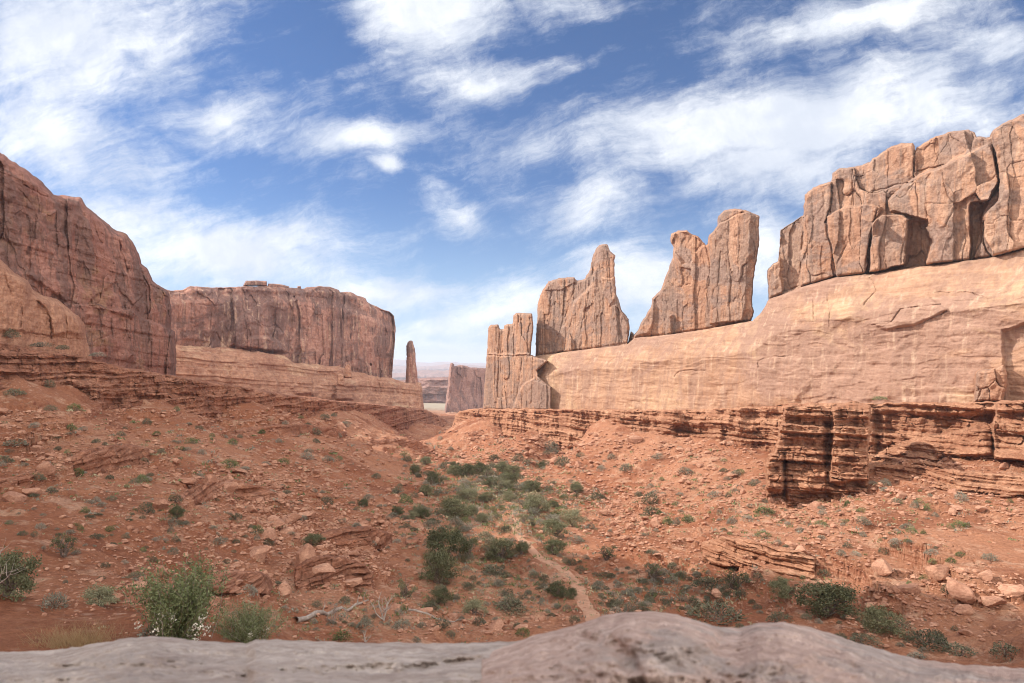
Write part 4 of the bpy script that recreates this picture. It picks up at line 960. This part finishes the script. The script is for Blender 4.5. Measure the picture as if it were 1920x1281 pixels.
def leaves(cen, size, aspect, r, up=None, jit=1.0):
    """one small four-cornered leaf at each centre"""
    n = len(cen); a = r.normal(size=(n, 3))
    if up is not None: a = a * jit + up
    a /= np.linalg.norm(a, axis=1)[:, None]
    b = np.cross(a, r.normal(size=(n, 3))); b /= np.linalg.norm(b, axis=1)[:, None]
    L = (size * r.uniform(.6, 1.3, n))[:, None]; Wd = L * aspect
    V = np.stack([cen - a * L * .5, cen + b * Wd * .5, cen + a * L * .5, cen - b * Wd * .5], 1).reshape(-1, 3)
    return V, np.arange(4 * n).reshape(-1, 4)
def tube(pts, radii, k=6):
    pts = np.asarray(pts, float); n = len(pts); tg_ = np.gradient(pts, axis=0); tg_ /= np.linalg.norm(tg_, axis=1)[:, None] + 1e-9
    ref = np.array([.31, .83, .45]); a = np.cross(tg_, ref); a /= np.linalg.norm(a, axis=1)[:, None] + 1e-9; b = np.cross(tg_, a)
    an = np.arange(k) / k * 2 * np.pi
    V = pts[:, None] + (a[:, None] * np.cos(an)[None, :, None] + b[:, None] * np.sin(an)[None, :, None]) * np.asarray(radii)[:, None, None]
    I, J = np.meshgrid(np.arange(n - 1), np.arange(k), indexing='ij'); i = (I * k + J).ravel(); j = (I * k + (J + 1) % k).ravel()
    return V.reshape(-1, 3), np.stack([i, j, j + k, i + k], 1)
class Bag:
    def __init__(s): s.v = []; s.p = []; s.m = []; s.n = 0
    def add(s, vp, m=0):
        v, p = vp; s.v.append(v); s.p.append(p + s.n); s.m.append(np.full(len(p), m)); s.n += len(v)
    def mesh(s, name, mats, smooth=False): return mesh_np(name, np.concatenate(s.v), [np.concatenate(s.p)], mats, smooth, np.concatenate(s.m))
def limb(p0, d, L, r0, r, n=7, wob=.25, lift=.15):
    pts = [np.array(p0, float)]; d = np.array(d, float); d /= np.linalg.norm(d)
    for k in range(n - 1):
        d = d + r.normal(size=3) * wob + np.array([0, 0, lift]); d /= np.linalg.norm(d); pts.append(pts[-1] + d * L / (n - 1))
    return np.array(pts), np.linspace(r0, r0 * .22, n)
def juniper_meshes(seed, mat, h=1.0, wide=1.0, n_cl=46, per=120, sparse=False):
    """unit tree: crown about one metre across; returns (trunk, crown)"""
    r = np.random.default_rng(seed); tb = Bag(); cb = Bag(); tips = []
    for k in range(r.integers(3, 6)):
        a_ = r.uniform(0, 6.28); pts, ra = limb((0, 0, -.08), (math.cos(a_) * .6, math.sin(a_) * .6, 1), .62 * h, .045, r); tb.add(tube(pts, ra))
        for q in range(4):
            i = r.integers(2, 6); a2 = r.uniform(0, 6.28); p2, r2 = limb(pts[i], (math.cos(a2), math.sin(a2), .35), .34, ra[i] * .7, r); tb.add(tube(p2, r2, 5)); tips.append(p2[-1])
        tips.append(pts[-1])
    for k in range(n_cl):
        if k < len(tips) and r.random() < .8: c0 = tips[k]
        else:
            a_ = r.uniform(0, 6.28); e = r.uniform(-.55, 1); rad = .46 * wide * math.sqrt(max(.05, 1 - e * e)) * r.uniform(.5, 1.06); c0 = np.array([math.cos(a_) * rad, math.sin(a_) * rad, .24 * h + e * (.44 if e > 0 else .34) * h * r.uniform(.75, 1.1)])
        s = r.uniform(.07, .15) * (.8 if sparse else 1)
        cen = c0 + r.normal(size=(per, 3)) * np.array([s, s, s * .72]) * .62
        cen = cen[cen[:, 2] > -.01]
        cb.add(leaves(cen, .042, .55, r, np.array([0, 0, .6])))
    if sparse:
        for k in range(7):
            a_ = r.uniform(0, 6.28); pts, ra = limb((0, 0, .15), (math.cos(a_), math.sin(a_), .9), .75 * h, .022, r, 8, .3, .05); tb.add(tube(pts, ra, 5))
    return tb.mesh('trunk_mesh', M['bark'], True), cb.mesh('crown_mesh', mat)
def shrub_mesh(seed, mat, n=420, h=.75, leaf=.10, asp=.3, stems=14, upness=1.1, stemmat='bark'):
    """unit shrub one metre across: many stems fanning out and leaves along them"""
    r = np.random.default_rng(seed); bg_ = Bag()
    for k in range(stems):
        a_ = r.uniform(0, 6.28); e = r.uniform(.25, 1.3); pts, ra = limb((r.normal() * .06, r.normal() * .06, -.05), (math.cos(a_) * math.cos(e), math.sin(a_) * math.cos(e), math.sin(e)), .52, .014, r, 5, .2, .05); bg_.add(tube(pts, ra, 4), 1)
    lump = r.normal(size=(9, 3)); lump /= np.linalg.norm(lump, axis=1)[:, None]; la = r.uniform(-.28, .28, 9)
    d = r.normal(size=(n, 3)); d[:, 2] = np.abs(d[:, 2]); d /= np.linalg.norm(d, axis=1)[:, None]
    rad = .5 * r.uniform(.35, 1, n) ** .5 * (1 + (np.clip(d @ lump.T, 0, 1) ** 3 * la).sum(1))
    cen = d * rad[:, None] * np.array([1, 1, h * 1.5]); cen[:, 2] = np.maximum(cen[:, 2], .01)
    bg_.add(leaves(cen, leaf, asp, r, d * upness + np.array([0, 0, .5])), 0)
    return bg_.mesh('shrub_mesh', [mat, M[stemmat]])
JUN = [juniper_meshes(300 + i, M['juniper'], .85 + .1 * (i % 3), 1.0 + .12 * (i % 2), 40 + 5 * (i % 3), 125) for i in range(5)]
JUNP = [juniper_meshes(320 + i, M['juniper2'], .85, 1.0, 38, 115) for i in range(3)]
JUNS = [juniper_meshes(340 + i, M['juniper'], 1.0, .9, 17, 75, True) for i in range(3)]
SAGE = [shrub_mesh(400 + i, M['sage'], 520, .62 + .08 * (i % 3)) for i in range(4)]
BLAK = [shrub_mesh(420 + i, M['black'], 560, .62 + .08 * (i % 3)) for i in range(4)]
GREN = [shrub_mesh(440 + i, M['green'], 520, .7 + .1 * (i % 3), .11, .28) for i in range(4)]
# trees: px, py of foot, crown width px, height ratio, kind
TREES = [(850,972,64,1,'d'),(835,1046,80,1,'d'),(821,1096,76,1.05,'d'),(821,1132,46,1,'d'),(1004,966,58,1,'o'),(1038,1006,54,.95,'o'),(1076,988,48,1,'o'),(940,1052,58,.9,'d'),(1000,924,38,1,'d'),(871,896,42,.9,'d'),
         (900,890,36,1,'d'),(943,890,32,1,'d'),(961,896,32,1,'d'),(853,890,30,1,'d'),(814,908,32,1,'d'),(800,930,32,1,'d'),(778,890,26,1,'d'),(878,940,46,.85,'o'),(921,915,32,1,'d'),(954,912,36,1,'d'),(1015,880,22,1,'d'),(1080,925,28,1,'d'),
         (1040,1040,48,.8,'d'),(1137,1050,42,.95,'s'),(1044,1118,38,1,'d'),(1069,1122,30,1,'d'),(889,1153,52,.85,'o'),(760,1122,44,1.1,'s'),(1227,1090,44,1.1,'s'),(1550,1152,112,.78,'d'),(1650,1186,80,.92,'d'),(1465,1120,50,.95,'d'),
         (1376,1106,50,1.15,'s'),(14,1118,112,1.15,'d'),(120,1044,54,1.05,'s'),(330,976,30,1.3,'d'),(588,1022,42,.7,'d'),(878,1046,44,1.25,'s'),(792,972,27,1,'d'),(745,968,26,1,'d'),(681,950,24,.9,'d'),(979,1040,34,1,'d'),(190,1138,70,.85,'g')]
KIND = {'d': (JUN, 'dark green', 'juniper_tree', 'tree'), 'o': (JUNP, 'paler olive', 'juniper_tree', 'tree'), 's': (JUNS, 'thin half-bare twiggy', 'juniper_tree', 'tree'), 'g': (JUNP, 'bushy olive-green', 'juniper_tree', 'tree')}
TREES += [(float(x), float(y), float(w), 1, k) for x, y, w, k in zip(rng.uniform(770, 1030, 12), rng.uniform(862, 985, 12), rng.uniform(20, 36, 12), list('odosodosodoo'))]
seen_l = {}
def uniq(lab):
    seen_l[lab] = seen_l.get(lab, 0) + 1; return lab
def ordinal_place(px): return 'leftmost' if px < 300 else ''
for i, (x, y, w, hr, k) in enumerate(TREES):
    p = ground_hit(x, y); s = w / F * p.y
    pr, word, nm, cat = KIND[k]; tm_, cm = pr[i % len(pr)]
    e = link(nm, None); e.location = (p.x, p.y, p.z); e.scale = (s, s, s * hr); e.rotation_euler = (0, 0, random.uniform(0, 6.28))
    size = 'large' if w > 70 else 'medium' if w > 40 else 'small'
    tag(e, f'{size} {word} juniper ' + zone(x, y - 12), cat, 'junipers of the valley')
    e.empty_display_size = .1
    link('trunk', tm_, e); link('crown', cm, e)

# scrub: traced clumps (px, py of foot, width px, height ratio, kind)
BUSH = [(28,742,40,.6,'e'),(212,744,40,.75,'g'),(90,727,26,.8,'e'),(430,876,42,.6,'g'),(530,872,24,.7,'g'),(612,946,26,.9,'b'),(275,962,38,.7,'e'),(103,1140,54,.9,'s'),(957,1146,72,.6,'b'),(925,1078,52,.5,'b'),(1345,1164,116,.42,'b'),(1330,1102,64,.5,'b'),
        (1740,1212,84,.55,'e'),(1885,1234,64,.6,'e'),(1460,1168,54,.5,'b'),(1433,964,46,.4,'g'),(1430,1006,34,.4,'g'),(1368,1003,12,.7,'g'),(1220,945,36,.8,'e'),(1222,965,40,.7,'e'),(1690,836,34,.7,'e'),(1545,1080,26,.7,'b'),(1778,1110,26,.9,'b'),
        (1783,1055,22,.7,'g'),(1745,1048,26,.6,'s'),(1680,1020,26,.6,'s'),(1606,1042,22,.5,'s'),(1540,1012,18,.6,'s'),(295,1198,92,.5,'s'),(470,1115,40,.7,'s'),(480,1000,28,.7,'g'),(255,1085,34,.6,'b'),(410,1020,30,.6,'s'),(640,1200,36,.8,'g'),
        (75,905,26,.7,'e'),(97,925,24,.7,'b'),(65,932,22,.6,'b'),(170,945,20,.6,'s'),(190,950,20,.6,'s'),(30,838,44,.5,'s'),(140,770,26,.8,'g'),(95,770,22,.8,'e'),(345,745,24,.7,'g'),(320,742,24,.7,'e'),(440,975,30,.7,'e'),(205,998,20,.7,'g'),
        (830,1178,30,.9,'b'),(898,1172,28,.9,'b'),(980,1192,26,.8,'g'),(680,1180,38,.6,'s'),(750,1178,36,.6,'s'),(845,1195,24,.8,'b'),(1650,750,30,.35,'g'),(1345,770,26,.3,'g'),(20,632,30,.7,'e'),(118,655,26,.6,'e'),(75,650,40,.35,'s'),(180,668,30,.4,'s'),
        (1400,828,12,.8,'e'),(1295,815,14,.9,'g'),(1453,830,12,1.,'e'),(1680,1185,60,.6,'e'),(1620,1210,60,.5,'b'),(1800,1230,70,.5,'b'),(1720,1240,50,.5,'s')]
FILL = [(1150,1110,140,50,3.4,'bbses'),(960,1120,110,40,1.8,'bbse'),(900,1010,110,50,1.3,'bses'),(890,905,120,40,2.4,'beesb'),(1020,940,85,45,1.7,'eessg'),(880,960,115,50,1.5,'sgeb'),(930,1040,90,60,1.6,'sebs'),(780,1000,60,60,1.0,'bses'),(1320,1120,160,40,2.2,'bsbe'),(330,850,330,80,.45,'sseg'),(450,990,300,80,.5,'sesb'),
        (1450,960,350,70,.42,'sseg'),(1300,900,250,50,.45,'segs'),(1750,1000,180,70,.4,'seg'),(1600,1190,220,40,.8,'bse'),(700,1170,200,40,.6,'sbs'),(150,1010,150,80,.4,'bsg'),(640,800,200,25,.4,'egs'),(1050,860,100,25,.6,'esg'),(780,850,70,30,.6,'es')]
BK = {'s': (SAGE, 'grey sagebrush', 'sagebrush'), 'b': (BLAK, 'dark scrub', 'blackbrush'), 'e': (BLAK, 'grey-green desert shrub', 'desert_shrub'), 'g': (GREN, 'fresh green shrub', 'green_shrub')}
fills = []
w_ = np.array([f[4] * f[2] * f[3] for f in FILL]); w_ /= w_.sum()
while len(fills) < 960:
    f = FILL[rng.choice(len(FILL), p=w_)]; x, y = f[0] + rng.normal() * f[2] * .62, f[1] + rng.normal() * f[3] * .62
    if not (-10 < x < 1930 and 775 < y < 1250): continue
    k = f[5][rng.integers(len(f[5]))]; belt = 745 < x < 1125 and y > 845
    fills.append((x, y, float(np.clip(rng.lognormal(2.62, .36), 7, 30)) * (1.12 if belt else 1.08), rng.uniform(.55, .95), k))
for i, (x, y, w, hr, k) in enumerate(BUSH + fills):
    p = ground_hit(x, y)
    if y < 772:                                        # on the benches above the ledges
        Yb = {20: 112, 118: 120, 75: 116, 180: 126, 1650: 110, 1345: 180, 28: 0, 212: 0, 90: 0}.get(int(x), 0)
        if Yb: p = Vector(((x - CX) / F * Yb, Yb, (HY - y) / F * Yb))
    if p.y > 330: continue
    if i >= len(BUSH):
        d_ = np.hypot(TW[:, 0] - p.x, TW[:, 1] - p.y).min()
        if d_ < 1.5: continue
    s = w / F * p.y; pr, word, nm = BK[k]
    size = 'wide' if w > 40 else 'medium' if w > 22 else 'small' if w > 13 else 'tiny'
    form = 'low' if hr < .65 else 'rounded' if hr < .82 else 'upright'
    put_copy(nm, pr[i % 4], (p.x, p.y, p.z), (s, s * random.uniform(.85, 1.1), s * hr * 1.25), random.uniform(0, 6.28), f'{size} {form} {word} ' + zone(x, y), 'shrub', word + ' dotted over the slopes', .06)

# dry grass and weeds between the bushes, beyond counting
gb_ = Bag(); rr = np.random.default_rng(5)
for x, y in sample_blobs([(900, 920, 120, 60, 3.0), (1000, 960, 90, 50, 3.0), (860, 1030, 80, 60, 1.4), (950, 1100, 160, 60, 1.0), (1250, 1120, 180, 50, .9), (1400, 960, 400, 80, .35), (350, 900, 350, 120, .3), (650, 1150, 250, 60, .5)], 5200):
    p = ground_hit(x, y)
    if p.y > 300 or p.y < 15: continue
    s = p.y / F * float(np.clip(rr.lognormal(1.9, .4), 3, 14)); n = 12
    cen = rr.normal(size=(n, 3)) * np.array([.4, .4, .0]) * s + np.array([0, 0, s * .22]) + np.array(p)
    gb_.add(leaves(cen, s * .6, .22, rr, np.array([0, 0, 1.4])), int(rr.integers(0, 3)))
tag(link('grass', gb_.mesh('grass', [M['straw2'], M['sage'], M['green']])), kind='stuff')

# ------------------------------------------------------------------ near plants and dead wood
def big_bush(name, x, y, w, h, n_st, n_lf, mat, label, seed, flowers=0, leafsz=.055):
    p = ground_hit(x, y); s = w / F * p.y; H_ = h / F * p.y; r = np.random.default_rng(seed)
    e = link(name, None); e.location = p; tag(e, label, 'bush'); e.empty_display_size = .1
    sb, lb, fb_ = Bag(), Bag(), Bag(); tips = []
    for k in range(n_st):
        a_ = r.uniform(0, 6.28); q = r.random() ** .6; L = H_ * r.uniform(.65, 1.12)
        pts, ra = limb((r.normal() * s * .10, r.normal() * s * .10, -.1), (math.cos(a_) * q * s * .55 / H_, math.sin(a_) * q * s * .55 / H_, 1), L, .010 * (H_ / 1.6), r, 9, .10, .02); sb.add(tube(pts, ra, 4))
        t = r.uniform(.12, 1.0, n_lf); i = np.minimum((t * 8).astype(int), 7); f = (t * 8 - i)[:, None]
        cen = pts[i] * (1 - f) + pts[i + 1] * f + r.normal(size=(n_lf, 3)) * .035 * H_
        keep = r.random(n_lf) < (.45 + .55 * (1 - t)) if k % 4 == 0 else np.ones(n_lf, bool)
        lb.add(leaves(cen[keep], leafsz * H_ / 1.7, .34, r, np.array([math.cos(a_) * .5, math.sin(a_) * .5, .9])))
        tips.append(pts[-1 - r.integers(0, 4)])
    link('stem', sb.mesh('stem', M['dead'], True), e); link('foliage', lb.mesh('foliage', mat), e)
    if flowers:
        for k in range(flowers):
            c0 = np.array([r.normal() * s * .25 + s * .12, -s * .30 + r.normal() * s * .1, H_ * r.uniform(.05, .42)])
            fb_.add(leaves(c0 + r.normal(size=(26, 3)) * .03 * H_, .05 * H_ / 1.7, .7, r))
        link('blossom', fb_.mesh('blossom', M['flower']), e)
    return e
big_bush('leafy_bush', 335, 1200, 160, 150, 105, 210, M['pale'], 'big airy pale green bush with cream blossom just beyond the grey slab', 51, 14, .07)
big_bush('leafy_bush', 462, 1206, 150, 84, 100, 190, M['pale'], 'lower pale green bush right of the big blossoming bush, beyond the grey slab', 52, 5, .07)
p = ground_hit(140, 1212); r = np.random.default_rng(61); gb_ = Bag(); sW = 130 / F * p.y
for k in range(650):
    a_ = r.uniform(0, 6.28); q = r.random(); bx, by = r.normal() * sW * .28, r.normal() * sW * .15
    pts, ra = limb((bx, by, -.03), (math.cos(a_) * .45, math.sin(a_) * .45, 1), r.uniform(.3, .7) * sW * .6, .0035 * p.y / 17, r, 5, .12, -.10); gb_.add(tube(pts, ra, 3))
o = link('bunch_grass', gb_.mesh('bunch_grass', M['straw'], True)); o.location = p; tag(o, 'straw-yellow dry grass clump at the lower left above the grey slab', 'grass clump')
# bleached snags in the juniper at the left edge
p = ground_hit(14, 1118); r = np.random.default_rng(77); sb = Bag(); s = 112 / F * p.y
for k, (dx, dz) in enumerate([(.55, 1.0), (.35, 1.15), (.75, .55), (.15, .9), (.6, .2), (.45, .75)]):
    pts, ra = limb((-.05 * s, -.35 * s, .25 * s), (dx, -.25, dz), s * (1.0 - .1 * k), .015 * s, r, 10, .16, .02); sb.add(tube(pts, ra, 6))
    for q in range(4):
        i = r.integers(4, 9); p2, r2 = limb(pts[i], r.normal(size=3) + np.array([.3, 0, .5]), s * .28, ra[i] * .7, r, 6, .2); sb.add(tube(p2, r2, 5))
o = link('dead_branch', sb.mesh('dead_branch', M['dead'], True)); o.location = p; tag(o, 'bleached bare branches sticking out of the juniper at the left edge', 'dead branch')
def dead_log(px0, py0, px1, py1, rad, label, seed, br=4):
    a_ = ground_hit(px0, py0); b_ = ground_hit(px1, py1); r = np.random.default_rng(seed); lg = Bag(); n = 16; t = np.linspace(0, 1, n)
    P = np.array(a_)[None] * (1 - t)[:, None] + np.array(b_)[None] * t[:, None]
    P[:, 2] = [ground_xy(*q[:2]) + rad * .6 for q in P]; P[:, :2] += r.normal(size=(n, 2)) * rad * .35
    lg.add(tube(P - np.array(a_)[None], np.linspace(rad, rad * .35, n) * r.uniform(.85, 1.15, n), 9))
    for k in range(br):
        i = r.integers(4, n - 1); p2, r2 = limb(P[i] - np.array(a_), r.normal(size=3) * .7 + np.array([0, 0, .8]), rad * r.uniform(3, 7), rad * .3, r, 7, .25); lg.add(tube(p2, r2, 5))
    o = link('fallen_log', lg.mesh('fallen_log', M['dead'], True)); o.location = a_
    return tag(o, label, 'log')
dead_log(552, 1166, 690, 1130, .2, 'long bleached fallen trunk on the red soil at the foot of the left slope', 81, 5)
dead_log(765, 1148, 875, 1166, .13, 'shorter pale driftwood log lying right of the long bleached trunk', 82, 3)
def snag(x, y, w, h, label, seed):
    p = ground_hit(x, y); s = h / F * p.y; r = np.random.default_rng(seed); sb = Bag()
    for k in range(6):
        a_ = r.uniform(0, 6.28); q = w / h * .6
        pts, ra = limb((0, 0, -.05), (math.cos(a_) * q, math.sin(a_) * q, 1), s * r.uniform(.7, 1.05), .03 * s, r, 9, .2, .03); sb.add(tube(pts, ra, 6))
        for j in range(5):
            i = r.integers(3, 8); p2, r2 = limb(pts[i], r.normal(size=3) + np.array([0, 0, .6]), s * .3, ra[i] * .6, r, 6, .25); sb.add(tube(p2, r2, 4))
    o = link('dead_shrub', sb.mesh('dead_shrub', M['dead'], True)); o.location = p; tag(o, label, 'dead shrub')
snag(720, 1165, 50, 55, 'bare grey dead shrub standing between the bleached trunk and the junipers', 91)
snag(625, 1170, 26, 36, 'small bare dead shrub in front of the long bleached trunk', 92)
snag(893, 965, 22, 26, 'bare dead shrub beside the mid valley juniper', 93)
snag(685, 1205, 30, 26, 'low pale dead twigs just above the slab edge at lower centre left', 94)
# ------------------------------------------------------------------ near rocks under the viewer
def near_depth(pts, Yc, Yb):
    xs_ = np.array([p[0] for p in pts]); ys_ = np.array([p[1] for p in pts])
    return lambda px, py: Yb + (Yc - Yb) * np.clip(1 - (py - np.interp(px, xs_, ys_)) / 130, 0, 1) ** 1.5
fp = [(860, 1300), (905, 1222), (960, 1208), (1000, 1192), (1050, 1180), (1100, 1165), (1130, 1154), (1170, 1148), (1215, 1146), (1270, 1152), (1300, 1162), (1350, 1176), (1385, 1178), (1420, 1168), (1470, 1166), (1520, 1176), (1570, 1192), (1640, 1215), (1720, 1236), (1800, 1246), (1920, 1253), (2200, 1262)]
def fp_f(c):
    f = .10 * fbm(c.px / 160, c.py / 60, 2.2, 5, .55) + .035 * fbm(c.px / 25, c.py / 14, 4.2, 5, .6)
    for pts, d in (([(1090, 1185), (1150, 1200), (1178, 1222), (1200, 1260), (1215, 1300)], .05), ([(1160, 1205), (1250, 1215), (1330, 1200)], .04), ([(1500, 1180), (1560, 1200), (1640, 1220)], .05)):
        f += crack(c, pts, d, 9)
    f += block(c, [(1180, 1140), (1300, 1155), (1345, 1180), (1330, 1215), (1250, 1230), (1190, 1220), (1160, 1180)], .12, 16) - block(c, [(1085, 1190), (1150, 1200), (1185, 1225), (1215, 1290), (1180, 1290), (1150, 1225), (1100, 1205)], .10, 9)
    return f
o = relief('rock_slab', roughen(fp + [(2200, 1400), (860, 1400)], 1.5, 8, 30), near_depth(fp, 2.3, 1.35), 2.2, .12, 30, M['fore_pink'], fp_f, .7, 12)
tag(o, 'blurred humped pinkish boulder across the bottom right, nearest the viewer', 'rock')
fg = [(-260, 1234), (0, 1222), (90, 1222), (160, 1210), (240, 1196), (290, 1193), (380, 1202), (462, 1207), (480, 1199), (560, 1201), (700, 1206), (860, 1206), (960, 1203), (1010, 1200), (1060, 1260)]
def fgr_f(c):
    f = .09 * fbm(c.px / 240, c.py / 40, 7.2, 5, .55) + .03 * fbm(c.px / 30, c.py / 12, 9.2, 5, .6)
    for pts, d in (([(462, 1204), (490, 1222), (470, 1245), (300, 1250), (0, 1262)], .035), ([(480, 1252), (560, 1262), (640, 1270), (720, 1262), (800, 1250), (900, 1236)], .06)): f += crack(c, pts, d, 7)
    f -= block(c, [(560, 1256), (640, 1250), (780, 1246), (900, 1232), (860, 1250), (760, 1272), (700, 1278), (600, 1272)], .07, 8)
    f += block(c, [(470, 1252), (560, 1268), (700, 1284), (800, 1300), (470, 1320)], .12, 6)
    return f
o = relief('rock_slab', roughen(fg + [(1060, 1400), (-260, 1400)], 1.5, 8, 31), near_depth(fg, 2.5, 1.45), 2.2, .10, 16, M['fore_grey'], fgr_f, .8, 9)
tag(o, 'blurred flat grey rock slab with a dark crevice across the bottom left, nearest the viewer', 'rock')

# ------------------------------------------------------------------ haze
hm = bpy.data.materials.new('haze'); hm.use_nodes = True
ht = NT(hm.node_tree); ht.n.remove(ht.n['Principled BSDF'])
pv = ht.new('ShaderNodeVolumePrincipled'); pv.inputs['Color'].default_value = (0.72, 0.80, 0.95, 1); pv.inputs['Density'].default_value = 0.00014; pv.inputs['Anisotropy'].default_value = 0.2
ht.l.new(pv.outputs[0], ht.n['Material Output'].inputs['Volume'])
x0, x1, y0, y1, h0, h1 = -9000, 9000, -400, 13000, float(H.min()) - 20, 150
hv = [(x, y, z) for z in (h0, h1) for y in (y0, y1) for x in (x0, x1)]
o = link('haze', mesh_np('haze', hv, [np.array([[0, 2, 3, 1], [4, 5, 7, 6], [0, 1, 5, 4], [2, 6, 7, 3], [0, 4, 6, 2], [1, 3, 7, 5]])], hm, smooth=False))
tag(o, kind='stuff')
